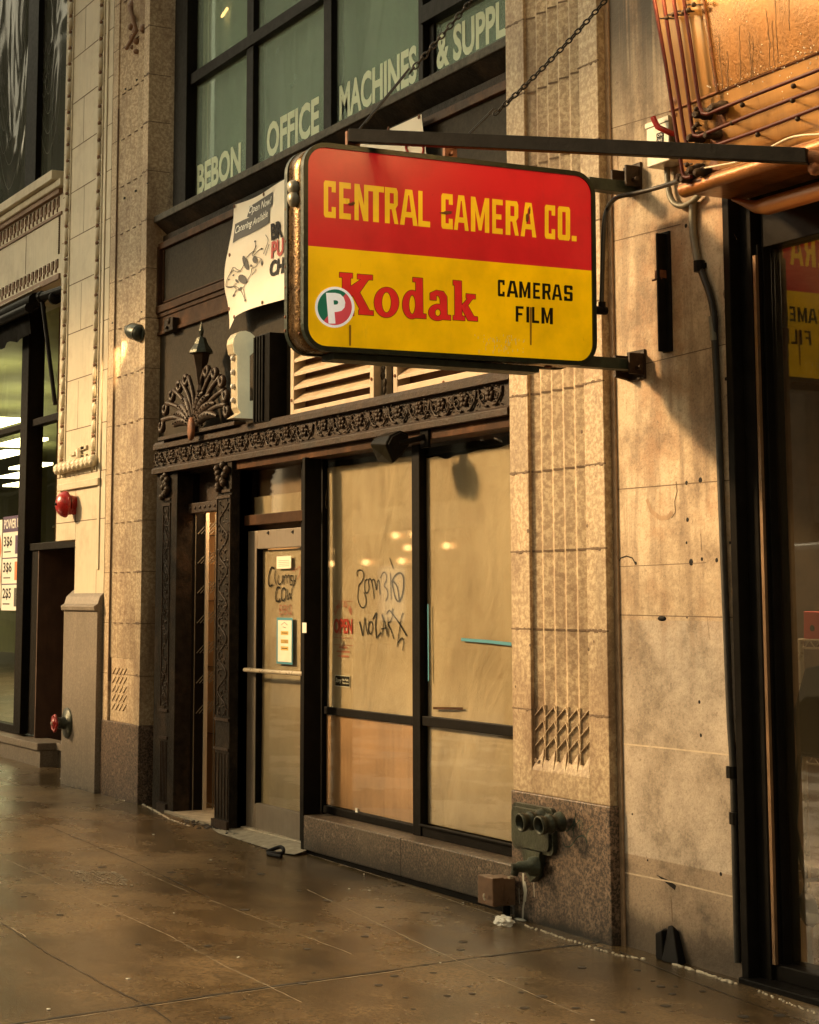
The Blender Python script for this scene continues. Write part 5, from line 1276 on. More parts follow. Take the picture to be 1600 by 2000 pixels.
# stains on the face
mb=MB(); random.seed(15)
for (x,y,w_,h) in [(684,635,4,40),(1037,600,4,74)]:
    a,b,c,d=SP(x-w_/2,y,.0042),SP(x+w_/2,y,.0042),SP(x+w_/2*.8,y+h,.0042),SP(x-w_/2*.8,y+h,.0042); mb.quad(a,b,c,d)
mb.build('dirt_run','dirt_brown',BS)
mb=MB()
for (x,y,w_,h) in [(868,415,26,7),(686,398,14,8),(1030,425,7,22),(1034,412,4,18)]:
    for q in range(5):
        dx=random.uniform(-w_*.3,w_*.3);dy=random.uniform(-h*.2,h*.2); pts=[SP(x+dx+math.cos(t)*w_*.35*random.uniform(.7,1.2),y+dy+math.sin(t)*h*.35*random.uniform(.6,1.3),.0045+q*.0001) for t in [k*.9 for k in range(7)]]; mb.add(pts,[list(range(7))])
mb.build('smear','rust',BS)
mb=MB(); random.seed(16)
for _ in range(55):
    x=random.gauss(985,26); y=665+random.uniform(-12,22)+(x-985)*.06; h=random.uniform(2,8); mb.quad(SP(x,y,.002),SP(x+.7,y,.002),SP(x+.7,y+h,.002),SP(x,y+h,.002))
mb.build('scratch','sticker_white',BS)
# rivets, latches, hanging lugs
mb=MB()
for y in (408,470,520,560,618,645): 
    p=PT(562,y,c_tl.y); mb.blob((xb_+.012,p.y-.002,p.z),.008,.006,.008,6,4); mb.blob((XS-.035,p.y-.002,p.z-.03),.007,.005,.007,6,4)
for i in range(4): p=quadpt(.15+i*.24,0); mb.blob((XS-.1,p.y,p.z-.004),.02,.02,.008,8,4)
mb.build('rivet','rust',BS)
mb=MB()
for y in (367,390): p=PT(578,y,c_tl.y); mb.lathe([(.0,-.02),(.03,-.015),(.034,0),(.034,.012)],(p.x,p.y-.012,p.z),(0,1,.3),10)
mb.build('dome_latch','galv',BS)
mb=MB()
for (x,y) in [(688,281),(878,306)]:
    p=SP(x,y,-.1); mb.box(p.x-.012,p.x+.012,p.y-.03,p.y+.035,p.z-.03,p.z+.055); mb.tube([(p.x-.04,p.y,p.z+.01),(p.x+.04,p.y,p.z+.01)],.01,6)
mb.build('hanging_lug','rust',BS,.003)
# steel arms to the wall
mb=MB()
p=SP(1145,362,-.1); q=PXX(1250,372,XS-.1); mb.box(XS-.13,XS-.07,p.y,YR,q.z-.028,q.z+.03)
mb.build('wall_arm','green_arm',BS,.003)
mb=MB(); p=SP(1040,716,-.1); q=PXX(1262,716,XS-.1); mb.box(XS-.13,XS-.07,p.y,YR,q.z-.025,q.z+.028); p2=SP(640,690,-.1); mb.box(XS-.16,XS-.04,p2.y,p.y+.0,c_bl.z-.03,c_bl.z-.0); mb.build('wall_arm','green_arm',BS,.003)
mb=MB()
for (x,y) in [(1252,352),(1262,715)]:
    mb=MB(); p=PXX(x,y,XS-.1); mb.box(XS-.17,XS-.03,YR-.012,YR,p.z-.07,p.z+.07); mb.box(XS-.165,XS-.15,YR-.09,YR,p.z-.05,p.z+.05); mb.box(XS-.05,XS-.035,YR-.09,YR,p.z-.05,p.z+.05); mb.tube([(XS-.2,YR-.05,p.z-.02),(XS-.0,YR-.05,p.z-.02)],.012,6); mb.tube([(XS-.16,YR-.09,p.z-.045),(XS-.16,YR-.0,p.z-.06)],.012,6); mb.build('wall_bracket','bronze_iron',BS,.002)
# long diagonal stay
p=PXX(692,268,XS-.1); q=PM(1582,308,.16)
t=thing('stay_bar','long black steel stay running from the sign top past the marquee','steel bar',tuple(q))
d=(q-p).normalized(); up_=Vector((0,0,1)); sd=d.cross(up_).normalized()
mb=MB(); h=.03
mb.prism([p+up_*h,p-up_*h,p-up_*h+sd*.05,p+up_*h+sd*.05],[q+up_*h,q-up_*h,q-up_*h+sd*.05,q+up_*h+sd*.05]); mb.build('bar','steel_dark',t,.003)
mb=MB(); mb.tube([q-d*.1,q+d*.12],.03,8); mb.blob(tuple(q+d*.02-up_*.04),.03,.03,.03); mb.build('end_fitting','rust',t)
# chains
def chain(label,p,q,rod):
    t=thing('sign_chain',label,'chain',tuple(p),'chains holding the blade sign')
    p=Vector(p);q=Vector(q); d=(q-p).normalized(); Ln=(q-p).length; s=rod
    mb=MB(); mb.tube([p,p+d*rod],.005,7); mb.tube([p+Vector((.02,0,0))+d*.05,p+Vector((.02,0,0))+d*(rod-.05)],.004,6); mb.build('turnbuckle','chain_black',t)
    a=d.orthogonal().normalized(); b=d.cross(a); k=0; sag=.04
    links=MB()
    while s<Ln:
        c=p+d*(s+.021); c=c+Vector((0,0,-sag*4*(s/Ln)*(1-s/Ln))); u=(a if k%2 else b)
        u=(u+ (b if k%2 else -a)*.3).normalized()
        pts=[c+d*(.023*math.cos(t_))*1.0+u*(.011*math.sin(t_)) for t_ in [j*math.pi/5 for j in range(10)]]
        links.tube(pts,.0042,5,closed=True); s+=.036; k+=1
    o=links.build('link_run','chain_black',t); o['kind']='stuff'
chain('left chain from the sign top to the upper wall, the one nearer the street',PXX(698,258,XS-.1),Vector((XS-.1,-.0,PXX(905,5,XS-.1).z+(PXX(905,5,XS-.1).z-PXX(698,258,XS-.1).z)/(PXX(905,5,XS-.1).y-PXX(698,258,XS-.1).y)*(0-PXX(905,5,XS-.1).y))),.42)
chain('right chain crossing the fluted pier, the one nearer the wall',PXX(872,305,XS-.1),PXX(1215,-38,XS-.1),.36)
# round parking style sticker on the sign
t=thing('round_sticker','round green and red sticker with a white P on the yellow panel','sticker',tuple(SP(654,600)))
def disc(name,mat,rx,ry,off,a0=0,a1=360,n=40):
    mb=MB(); pts=[SP(654+rx*math.cos(R(a0+(a1-a0)*i/n)),600-ry*math.sin(R(a0+(a1-a0)*i/n)),off) for i in range(n+(0 if a1-a0>=360 else 1))]
    mb.add(pts,[list(range(len(pts)))]); return mb.build(name,mat,t)
disc('white_rim','glow_white',38.5,40,.005); disc('green_half','glow_green',33.5,35,.0055,50,230); disc('red_half','glow_pink',33.5,35,.0056,-130,50)
def smap(u,v): x=637+36*u+ (1-v)*5; y=632-60*v; return SP(x,y,.0062)
text('white_letter','P',smap,'glow_white',t,bold=.05)

# power cable of the sign
t=thing('sign_cable','black cable looping from the sign side up to the marquee','cable',tuple(PXX(1175,606,XS)))
p0=PXX(1163,606,XS-.05)
pts=[PXX(1175,606,XS-.05),PXX(1176,560,XS-.05),PXX(1178,480,XS-.05),PXX(1181,430,XS-.05),PXX(1188,405,XS-.06),PT(1205,386,-.2),PT(1240,378,-.15),PT(1290,365,-.12),PT(1335,350,-.2),PM(1342,346,.05)]
mb=MB(); mb.tube(smooth_path(pts,6),.0115,8); mb.build('cord','conduit_black',t)
mb=MB(); mb.tube([PXX(1160,606,XS-.05),PXX(1184,607,XS-.05)],.02,8); mb.tube([PXX(1176,612,XS-.05),PXX(1176,590,XS-.05)],.018,8); mb.build('elbow_fitting','black_satin',t)

# ------------------------------------------------------------------ banner
YB=.045
bl=[(453,402),(826,218)]
x0=A(453,405,YB)[0]; x1=A(826,218,YB)[0]
def BT(u): return 4.475+(-.02*math.sin(u*3.14)) 
def BBt(u): return 3.60+.035*math.sin(u*6)+(.04 if u>.1 else .0)
def BP(u,v,o=0.):
    zt=4.47-.015*math.sin(u*math.pi*4)*.6; zb=3.615+.03*math.sin(u*5.5+.3)-(.06*max(0,1-u/.06))
    x=x0+(x1-x0)*u
    if u<.25: x+= (1-u/.25)*(.03*math.sin(v*6.5+1)-.10*max(0,.75-abs(v-.32)*2.4)*.9)
    z=zb+(zt-zb)*v
    y=YB-.012*math.sin(u*16+v*3)-.02*math.sin(v*5.2+u*2)*(1-v)-.010*math.sin(u*5-v*9)
    y-=.02*max(0,.25-v)*4*(1+math.sin(u*9))
    return (x,y-o,z)
t=thing('cloth_banner','white cloth banner with cow drawing and OPEN NOW box, half behind the big sign','banner',((x0+x1)/2,YB,4))
mb=MB(); nx,nz=70,26
mb.add([BP(i/nx,j/nz) for j in range(nz+1) for i in range(nx+1)],[[j*(nx+1)+i,j*(nx+1)+i+1,(j+1)*(nx+1)+i+1,(j+1)*(nx+1)+i] for j in range(nz) for i in range(nx)],True)
cl=mb.build('cloth','banner_cloth',t)
def uvb(x,y):          # picture pixel to banner coordinates
    a,b=A(x,y,YB); return ((a-x0)/(x1-x0),(b-3.63)/(4.47-3.63))
def bpoly(name,mat,pts,o=.004):
    # dense fan so the print follows the cloth
    mb=MB(); P_=[uvb(*p) for p in pts]; cu=sum(p[0] for p in P_)/len(P_); cv=sum(p[1] for p in P_)/len(P_)
    rings=6; vs=[]; n_=len(P_)*5; E=[]
    for i in range(len(P_)):
        a,b=P_[i],P_[(i+1)%len(P_)]
        for q in range(5): E.append((a[0]+(b[0]-a[0])*q/5,a[1]+(b[1]-a[1])*q/5))
    for r_ in range(1,rings+1):
        for e in E: vs.append(BP(cu+(e[0]-cu)*r_/rings,cv+(e[1]-cv)*r_/rings,o))
    vs.append(BP(cu,cv,o)); c=len(vs)-1; fs=[[k,(k+1)%n_,c] for k in range(n_)]
    for r_ in range(rings-1):
        for k in range(n_): fs.append([r_*n_+k,(r_+1)*n_+k,(r_+1)*n_+(k+1)%n_,r_*n_+(k+1)%n_])
    mb.add(vs,fs,True); return mb.build(name,mat,t)
zc=lambda x,y:(430+x/6.668,350+y/6.668)
bpoly('dark_box','ink_soft',[zc(185,570),(zc(340,490)),zc(490,420),zc(650,370),zc(650,570),zc(400,700),zc(200,805)])
bpoly('dark_box','ink_soft',[zc(320,480),zc(345,340),zc(500,250),zc(690,165),zc(690,330),zc(640,400),zc(600,480),zc(480,500)],.0042)
def btext(body,pa,pb,h,mat,**k):
    (ua,va),(ub,vb)=uvb(*pa),uvb(*pb)
    return text('banner_lettering',body,lambda u,v:BP(ua+(ub-ua)*u,va+(vb-va)*u+h*v,.007),mat,t,**k)
btext('Open Now!',zc(338,470),zc(675,350),.085,'sticker_white',shear=.3,bold=.008)
btext('Catering Available',zc(205,728),zc(625,520),.085,'sticker_white',bold=.008)
btext('BR',zc(670,815),zc(835,770),.14,'ink',bold=.04)
btext('PU',zc(655,1055),zc(840,1000),.14,'red_ink',bold=.03,shear=.15)
btext('CHI',zc(640,1300),zc(870,1240),.14,'ink',bold=.04)
def bstroke(mb,pts,w_,o=.006):
    S_=[uvb(*zc(*p)) for p in [tuple(q) for q in smooth_path(pts,4)]]
    mb.tube([BP(u,v,o) for u,v in S_],w_,4)
mb=MB(); w_=.0022
for pts in [[(470,800),(480,860),(470,920),(420,970),(395,1010)],[(490,860),(455,960),(460,1000),(500,940),(550,905)],[(470,1000),(540,1040),(555,1080),(545,1130)],[(540,1050),(510,1100),(490,1140),(450,1160),(440,1230),(415,1290),(350,1420)],[(395,1010),(350,1150),(300,1200),(250,1170),(200,1220),(170,1320),(230,1370),(280,1350)],[(170,1320),(240,1370),(300,1420),(350,1500),(400,1600)],[(240,1370),(270,1430),(230,1490)],[(300,1430),(250,1470)],[(350,1420),(380,1520),(405,1600)],[(210,1210),(240,1150),(260,1130),(290,1160),(330,1190)],[(570,980),(600,900),(630,800),(600,730)],[(590,1000),(640,860)],[(450,1250),(480,1200),(490,1170)]]: bstroke(mb,pts,w_)
mb.build('cow_outline','ink_grey',t)
for c_,rx,ry,rot in [((380,1085),26,100,.25),((350,1300),44,68,.2),((475,1050),24,48,.1),((290,1320),14,30,.3),((437,1125),9,18,0),((315,1430),18,30,-.5),((255,1232),10,12,0),((205,1255),8,10,0),((235,1490),16,16,0),((402,1600),12,18,0),((550,910),14,14,0),((470,805),12,14,0),((547,1100),9,30,0)]:
    bpoly('cow_patch','ink_soft',[zc(c_[0]+rx*math.cos(a)*math.cos(rot)+ry*math.sin(a)*math.sin(rot),c_[1]-rx*math.cos(a)*math.sin(rot)*0+ry*math.sin(a)) for a in [k*math.pi/5 for k in range(10)]],.0055)
mb=MB()
for (x,y) in [(165,360),(545,185),(190,945),(155,1600),(245,1790),(633,1640)]:
    u,v=uvb(*zc(x,y)); p=BP(u,v,.004); mb.lathe([(.006,0),(.014,.002),(.014,.0)],p,(0,-1,0),10)
for (x,y) in [(822,226),(760,252),(704,272)]: u,v=uvb(x,y); p=BP(min(u,.99),v-.01,.004); mb.lathe([(.006,0),(.014,.002),(.014,.0)],p,(0,-1,0),10)
mb.build('eyelet','rust',t)
mb=MB()
S_=[uvb(*p) for p in [tuple(q) for q in smooth_path([(795,300),(790,287),(800,278),(815,276),(823,285),(820,298),(808,300)],5)]]; mb.tube([BP(u,v,.006) for u,v in S_],.007,5)
mb.build('red_swirl','red_ink',t)

# ------------------------------------------------------------------ louvred vents
def vent(label,xa_,xb_,zt,zb,Y,nsl):
    t=thing('wall_vent',label,'vent',((xa_+xb_)/2,Y,zb),'louvred vents above the shop')
    mb=MB(); f=.05; mb.box(xa_,xa_+f,Y,Y+.09,zb,zt); mb.box(xb_-f,xb_,Y,Y+.09,zb,zt); mb.box(xa_+f,xb_-f,Y,Y+.09,zb,zb+.075); mb.box(xa_+f,xb_-f,Y,Y+.09,zt-.05,zt); mb.build('frame','vent_paint',t,.004)
    for i in range(nsl):
        z=zb+.115+i*(zt-zb-.14)/nsl
        mb=MB(); mb.yz([(Y+.004,z),(Y+.004,z+.022),(Y+.085,z+.085),(Y+.085,z+.07)],xa_+f-.005,xb_-f+.005); mb.build('slat','vent_paint',t,.002)
    mb=MB(); mb.box(xa_+.02,xb_-.02,Y+.088,Y+.10,zb+.02,zt-.02); mb.build('backing','vent_inside',t)
    mb=MB()
    for (x,z) in [(xa_+.025,zb+.14),(xb_-.025,zb+.16),(xa_+(xb_-xa_)*.45,zb+.04)]: mb.lathe([(.012,0),(.008,-.006)],(x,Y-.002,z),(0,1,0),8)
    mb.build('screw','rust',t)
YV=.035
vent('left louvred vent in a tan painted frame above the frieze',A(567,824,YV)[0],A(730,791,YV)[0],3.5,A(567,824,YV)[1],YV,6)
vent('right louvred vent in a tan frame, touching the fluted pier',A(768,781,YV)[0],XR0-.012,3.5,A(768,781,YV)[1],YV,6)

# ------------------------------------------------------------------ small bulb sign shaped like an upright key
pw_=PT(500,760,.05); XK=pw_.x
t=thing('key_shaped_sign','yellowed key shaped lightbox with clear bulbs beside the fan crest','sign',tuple(pw_))
def KP(x,y,o=0.): p=PXX(x,y,XK+o); return (p.y,p.z)
out=[(463,694),(458,690),(456,680),(455,671),(457,660),(463,651),(471,647),(480,646),(489,649),(497,656),(501,667),(501,677),(497,687),(489,694),(488,695),(488,783),(499,782),(499,818),(455,816),(470,806),(464,795)]
xo=KP(463,700)
mb=MB(); dx=.055
P1=[KP(*p) for p in out]
mb.yz(P1,XK-dx*2,XK-.004); mb.build('case','chrome_side',t,.002)
cyk=sum(p[0] for p in P1)/len(P1)
mb=MB(); mb.yz([(p[0],p[1]) for p in P1],XK-.004,XK); mb.build('face_sheet','key_face',t)
mb=MB()
for y in (700,727,755,782): p=PXX(461,y,XK-dx); mb.blob((p.x,p.y-.022,p.z),.019,.019,.021,10,8)
mb.build('clear_bulb','bulb_clear',t)
mb=MB()
for y in (700,727,755,782): p=PXX(461,y,XK-dx); mb.lathe([(.012,0),(.012,.02)],(p.x,p.y-.012,p.z),(0,1,0),8)
mb.build('bulb_socket','ink',t)
t=thing('wall_box','tall ribbed black box behind the key shaped sign','electrical box',(A(515,780,.0)[0],.1,2.85))
mb=MB(); xa=A(503,740,-.02)[0]; xb=A(533,740,-.02)[0]; z0,z1=A(515,823,-.02)[1],A(515,650,-.02)[1]; mb.box(xa-.1,xb-.1,.0,.13,z0,z1); mb.build('body','black_satin',t,.004)
mb=MB()
for i in range(4): mb.box(xa-.09+i*.045,xa-.07+i*.045,-.012,.0,z0+.01,z1-.01)
mb.build('rib','black_satin',t)

# ------------------------------------------------------------------ flood lamp under the frieze
p=PT(765,872,-.0)
t=thing('flood_lamp','black hooded flood lamp tilted down in front of the window head','lamp',(p.x,.02,p.z))
XFL=PT(779,868,-.10).x
def FP(x,y,o): q=PXX(x,y,XFL+o); return q
face=[(753,868),(762,850),(782,840),(798,847),(801,868),(788,887),(768,905)]
cf=[FP(x,y,.07) for x,y in face]
cb=[FP(x-31+(3 if y>880 else 0),y+ (6 if y<860 else -1),-.13) for x,y in face]
mb=MB(); mb.prism([tuple(v) for v in cb],[tuple(v) for v in cf]); mb.build('housing','black_satin',t,.008)
c0=sum(cf,Vector())/len(cf)
mb=MB(); mb.prism([tuple(c0+(v-c0)*.86+Vector((.0,0,0))) for v in cf],[tuple(c0+(v-c0)*.80+Vector((.012,0,0))) for v in cf]); mb.build('end_plate','black_satin',t,.002)
mb=MB(); mb.tube([tuple(c0),(c0.x+.02,-.02,c0.z+.03),(c0.x+.02,.03,c0.z+.05)],.018,8); mb.box(c0.x-.02,c0.x+.07,.012,.03,c0.z-.02,c0.z+.11); mb.build('bracket','black_satin',t,.003)
mb=MB(); l=[cb[i]*.5+cf[i]*.5 for i in (6,5)]; mb.quad(cb[0]-Vector((0,.004,.004)),cb[6]-Vector((0,.004,.004)),cf[6]-Vector((0,.004,.004)),cf[0]-Vector((0,.004,.004))); mb.build('lens','glass_left',t)

# bullet lamp on the left pier
p=PT(262,648,-.1)
t=thing('bullet_lamp','green grey bullet shaped wall lamp on the left granite pier','lamp',(PT(279,655,0).x,.0,p.z))
w0=Vector((PT(279,652,0).x,-.01,PT(279,652,0).z)); tip=PXX(247,643,-13.92)
ax=(tip-w0).normalized(); ln=(tip-w0).length
mb=MB(); mb.lathe([(.02,0),(.055,.0),(.066,.03),(.068,ln*.45),(.062,ln*.62),(.045,ln*.82),(.018,ln*.96),(.004,ln)],w0,ax,20); mb.build('shell','lamp_green',t)
mb=MB(); mb.lathe([(.0695,.03),(.0705,.035),(.0705,.042),(.0695,.047)],w0,ax,20); mb.lathe([(.0665,ln*.55),(.0675,ln*.56),(.066,ln*.58)],w0,ax,20); mb.build('rim','bronze_green',t)
mb=MB(); mb.lathe([(.05,-.005),(.05,.012)],(w0.x,-.001,w0.z),(0,-1,0),14); mb.build('wall_plate','lamp_green',t)
# a little coin of light: the lamp washes the pilaster to its left
sp_=bpy.data.lights.new('bullet_light','SPOT'); sp_.energy=35; sp_.color=(1,.62,.28); sp_.spot_size=R(42); sp_.spot_blend=.7; sp_.shadow_soft_size=.03
sl_=bpy.data.objects.new('bullet_light',sp_); COL.objects.link(sl_); sl_.parent=t; lp=tip+ax*.03; tgt=Vector((-15.25,.0,2.95))
sl_.location=lp-Vector(t.location); sl_.rotation_euler=(tgt-lp).to_track_quat('-Z','Y').to_euler()

# alarm bell
p=PT(147,985,0)
t=thing('alarm_bell','red round fire alarm bell on the cream terracotta pilaster','bell',(p.x,0,p.z))
c=Vector((p.x-.02,-.07,p.z)); 
mb=MB(); rb=.112; mb.lathe([(rb,0),(rb*1.04,.006),(rb*1.02,.02),(rb*.93,.045),(rb*.72,.072),(rb*.40,.088),(.012,.094)],c,(0,-1,0),28); mb.build('gong','red_paint',t)
mb=MB(); mb.lathe([(.002,0),(.013,0),(.012,.01),(.004,.014)],c+Vector((0,-.092,0)),(0,-1,0),10); mb.build('centre_nut','ink',t)
mb=MB(); mb.box(c.x-.0,c.x+.06,-.062,-.001,c.z-.09,c.z+.0); mb.lathe([(.06,0),(.07,.05)],(c.x+.02,0,c.z+.01),(0,-1,0),16); mb.build('mechanism_box','red_paint',t,.005)

# hose valve on the grey granite
p=PT(131,1412,-.055); 
t=thing('hose_valve','bronze hose valve with a red hand wheel on the grey granite guard','valve',(p.x,-.05,p.z))
mb=MB(); mb.lathe([(.13,.0),(.125,.012),(.06,.02),(.05,.03),(.055,.04),(.042,.055),(.048,.065),(.048,.08)],(p.x,-.052,p.z),(0,-1,0),24); mb.build('flange_body','bronze_green',t)
mb=MB(); c=Vector((p.x,-.165,p.z))
mb.tube([c+Vector((math.cos(a)*.062,0,math.sin(a)*.062))*(1+.10*math.cos(a*5)) for a in [k*math.pi/15 for k in range(30)]],.012,6,closed=True); mb.lathe([(.05,-.01),(.045,.015),(.01,.02)],c,(0,-1,0),14); mb.build('hand_wheel','red_paint',t)
mb=MB(); mb.tube([(p.x,-.12,p.z),(p.x,-.175,p.z)],.016,8); mb.lathe([(.002,0),(.014,0),(.012,.01)],c+Vector((0,-.02,0)),(0,-1,0),8); mb.build('spindle','bar_metal',t)

# fire department twin connection
a0,a1=A(1008,1600,-.01)[0],A(1088,1600,-.01)[0]; zt=A(1008,1565,-.01)[1]; zb=A(1008,1655,-.01)[1]
t=thing('fire_hose_connection','weathered green bronze twin fire hose connection on the speckled granite base','fire connection',((a0+a1)/2,-.01,zb))
rr=.035
def rrxz(x0,x1,z0,z1,r,n=5):
    out=[]
    for (cx_,cz,a) in [(x0+r,z0+r,180),(x1-r,z0+r,270),(x1-r,z1-r,0),(x0+r,z1-r,90)]:
        for i in range(n+1): out.append((cx_+r*math.cos(R(a+90*i/n)),cz+r*math.sin(R(a+90*i/n))))
    return out
mb=MB(); mb.xz(rrxz(a0,a1,zb,zt,rr),-.035,-.008); mb.xz(rrxz(a0+.018,a1-.018,zb+.018,zt-.018,rr),-.05,-.035)
xm=(a0+a1)/2+.0; zn=zb-.125
mb.xz([(xm-.08,zb+.01),(xm+.09,zb+.01),(xm+.075,zn+.08),(xm+.05,zn+.01),(xm+.0,zn-.02),(xm-.045,zn+.02),(xm-.06,zn+.08)],-.05,-.01)
mb.build('back_plate','bronze_green',t,.005)
W_=a1-a0
text('raised_lettering','STANDPIPE',wallmap(a0+.09,a1-.06,zt-.075,zt-.045,-.0525),'bronze_iron',t)
for (px,py,dx) in [(1015,1607,-.05),(1052,1613,.03)]:
    c=PT(px,py,-.175); d=Vector((dx*.6,-1,-.10)).normalized()
    mb=MB(); c0=c-d*.13; c0.y=-.045; mb.lathe([(.050,0),(.046,.02),(.037,.028),(.037,.055),(.047,.06),(.047,.074),(.038,.077),(.038,.104),(.045,.106),(.046,.130),(.037,.131),(.035,.08),(.032,.03)],c0,d,22); o=mb.build('hose_inlet','bronze_green',t)
    mb=MB(); mb.lathe([(.034,.05),(.002,.052)],c0,d,16,False); mb.build('inlet_cap','ink',t)
mb=MB(); c=PT(1048,1692,-.05); mb.lathe([(.05,0),(.045,.04),(.03,.05),(.026,.10),(.018,.11),(.018,.13)],(c.x,-.045,c.z),(-.25,-1,.0),14); mb.lathe([(.02,.0),(.02,.04)],(c.x-.025,-.15,c.z+.0),(-.3,-.2,-1),10); mb.build('drain_spout','bronze_green',t)
mb=MB(); ribbon(mb,[A(*p,-.0085) for p in [(1022,1705),(1023,1730),(1026,1748),(1022,1775),(1021,1806)]],.016,-.0095); ribbon(mb,[A(*p,-.0085) for p in [(1024,1722),(1027,1738),(1025,1760)]],.026,-.0097); ribbon(mb,[A(*p,-.0085) for p in [(1043,1723),(1044,1752)]],.005,-.0095); ribbon(mb,[A(*p,-.0085) for p in [(1014,1735),(1015,1765)]],.005,-.0095)
q=PG(1018,1810,.035); mb.blob((q.x-.02,-.03,gz(q.x)+.004),.05,.02,.006,10,4)
mb.build('dried_drip','milk',pr1)
# faint green tag on the granite
mb=MB()
gs=lambda pts,w_:ribbon(mb,pxs([tuple(p) for p in smooth_path([(980+x/6.06,1530+y/6.06) for x,y in pts],5)],-.0085),w_,-.0093)
gs([(740,420),(760,560),(820,520),(860,440),(880,340),(860,480),(850,640)],.006); gs([(830,560),(900,460),(930,440),(920,540)],.005); gs([(950,420),(955,560)],.004)
gs([(730,700),(760,750),(820,740),(860,690),(900,640),(960,620),(1000,660),(1010,720)],.006); gs([(1010,720),(1000,640),(1040,540),(1080,500)],.004)
mb.build('faint_tag','teal_ink',pr1)

# copper coloured junction box at the ledge end
Yf=-.0
f0=PT(938,1712,-.18); f1=PT(966,1715,-.18)
p=PXX(965,1718,-8.42)
t=thing('junction_box','copper brown metal junction box standing at the end of the granite ledge','electrical box',(-8.42,-.1,gz(-8.4)))
fx0=A(937,1740,-.16)[0]; fx1=A(964,1740,-.16)[0]; z0=A(950,1768,-.16)[1]; z1=A(938,1711,-.16)[1]
mb=MB(); mb.box(fx0,fx1,-.16,-.03,z0,z1); mb.build('box_body','copper_box',t,.005)
mb=MB(); mb.box(fx0-.006,fx1+.006,-.168,-.10,z0+.004,z1+.006); mb.build('lid','copper_box',t,.004)
mb=MB(); mb.tube([(fx1-.05,-.185,z0+.06),(fx1-.045,-.19,z0+.045),(fx1-.04,-.185,z0+.03)],.006,6); mb.box(fx1+.006,fx1+.03,-.08,-.06,z1-.0,z1+.012); mb.build('hasp','bar_metal',t)
mb=MB(); mb.tube([((fx0+fx1)/2,-.045,gz(-8.4)-.01),((fx0+fx1)/2,-.045,z0+.01)],.02,8); mb.build('stand','ink',t)

# switch box, angle iron, conduits
xa,za=A(1262,243,-.05); xb_2=A(1306,243,-.05)[0]; zbm=A(1262,329,-.05)[1]
t=thing('switch_box','pale grey switch box with a red handle beside the marquee','electrical box',((xa+xb_2)/2,0,zbm))
mb=MB(); mb.box(xa,xb_2,-.05,YR,zbm,za); mb.build('enclosure','galv',t,.005)
mb=MB(); mb.box(xa-.004,xb_2+.004,-.055,-.04,za-.025,za+.003); mb.build('lid_lip','galv',t,.003)
for k,s in enumerate(['ON','OFF']):
    x_,z_=A(1281,261+k*11,-.056); mb=MB(); mb.box(x_,x_+.052,-.0525,-.05,z_-.024,z_); mb.build('label_plate','ink',t); text('label_lettering',s,wallmap(x_+.008,x_+.044,z_-.018,z_-.006,-.0533),'sticker_white',t)
mb=MB(); h=PT(1296,235,-.07); mb.tube([(xb_2+.03,-.0,h.z-.07),(xb_2+.03,-.06,h.z-.07),(xb_2-.03,-.09,h.z-.03),(xb_2-.05,-.10,h.z+.02)],.014,7); mb.build('handle','red_paint',t)
mb=MB(); mb.box(xb_2,xb_2+.045,-.02,YR,zbm+.02,za-.03); mb.build('side_box','black_satin',t,.003)
xa=A(1283,452,YR-.03)[0]; xb2=A(1300,452,YR-.03)[0]; za,zb=A(1292,452,YR-.03)[1],A(1292,688,YR-.03)[1]
t=thing('angle_iron','upright black angle iron bolted to the limestone wall','steel bar',(xa,YR,zb))
mb=MB(); mb.box(xa,xb2,YR-.012,YR,zb,za); mb.box((xa+xb2)/2-.004,(xa+xb2)/2+.008,YR-.06,YR-.012,zb,za-.01); mb.build('bar','steel_dark',t,.002)
mb=MB(); c=A(1287,536,YR-.04); mb.box(c[0]-.02,c[0]+.02,YR-.05,YR,c[1]-.02,c[1]+.02); mb.tube([(c[0]-.05,YR-.04,c[1]-.02),(c[0]+.02,YR-.04,c[1]-.02)],.006,6); mb.build('bolt','rust',t,.003)
t=thing('wall_conduit','worn conduit running down the limestone wall from grey to black','conduit',(-6.45,.04,0))
Yc=YR-.02
up1=[(1303,325),(1304,352),(1308,380),(1318,398),(1335,402),(1352,394),(1366,380)]
mb=MB(); mb.tube([PT(x,y,Yc-.01) for x,y in [tuple(p) for p in smooth_path(up1,4)]],.014,8); mb.build('grey_loop','conduit_grey',t)
mb=MB(); mb.tube([PT(x,y,Yc) for x,y in [tuple(p) for p in smooth_path([(1354,392),(1353,430),(1356,470),(1364,515)],4)]],.018,8); mb.build('grey_pipe','conduit_grey',t)
mb=MB(); mb.tube([PT(x,y,Yc) for x,y in [tuple(p) for p in smooth_path([(1364,515),(1374,540),(1388,580),(1395,620),(1396,660),(1402,780),(1410,1000),(1418,1200),(1426,1400),(1432,1500),(1437,1700),(1441,1880)],5)]],.016,8); mb.build('black_pipe','conduit_black',t)
mb=MB(); mb.tube([PT(x,y,Yc-.003) for x,y in [(1391,618),(1394,650),(1395,665)]],.017,8); mb.build('bare_spot','conduit_grey',t)
mb=MB()
for (x,y) in [(1366,520),(1430,1508),(1436,1598)]: c=PT(x,y,Yc); mb.lathe([(.026,-.025),(.026,.025)],c,(0,0,1),10,False); mb.box(c.x-.05,c.x+.03,YR-.014,YR-.002,c.z-.01,c.z+.012)
mb.build('clamp','steel_dark',t)
t=thing('white_wire','thin cream wire stapled along the marquee bottom','wire',tuple(PM(1400,330)))
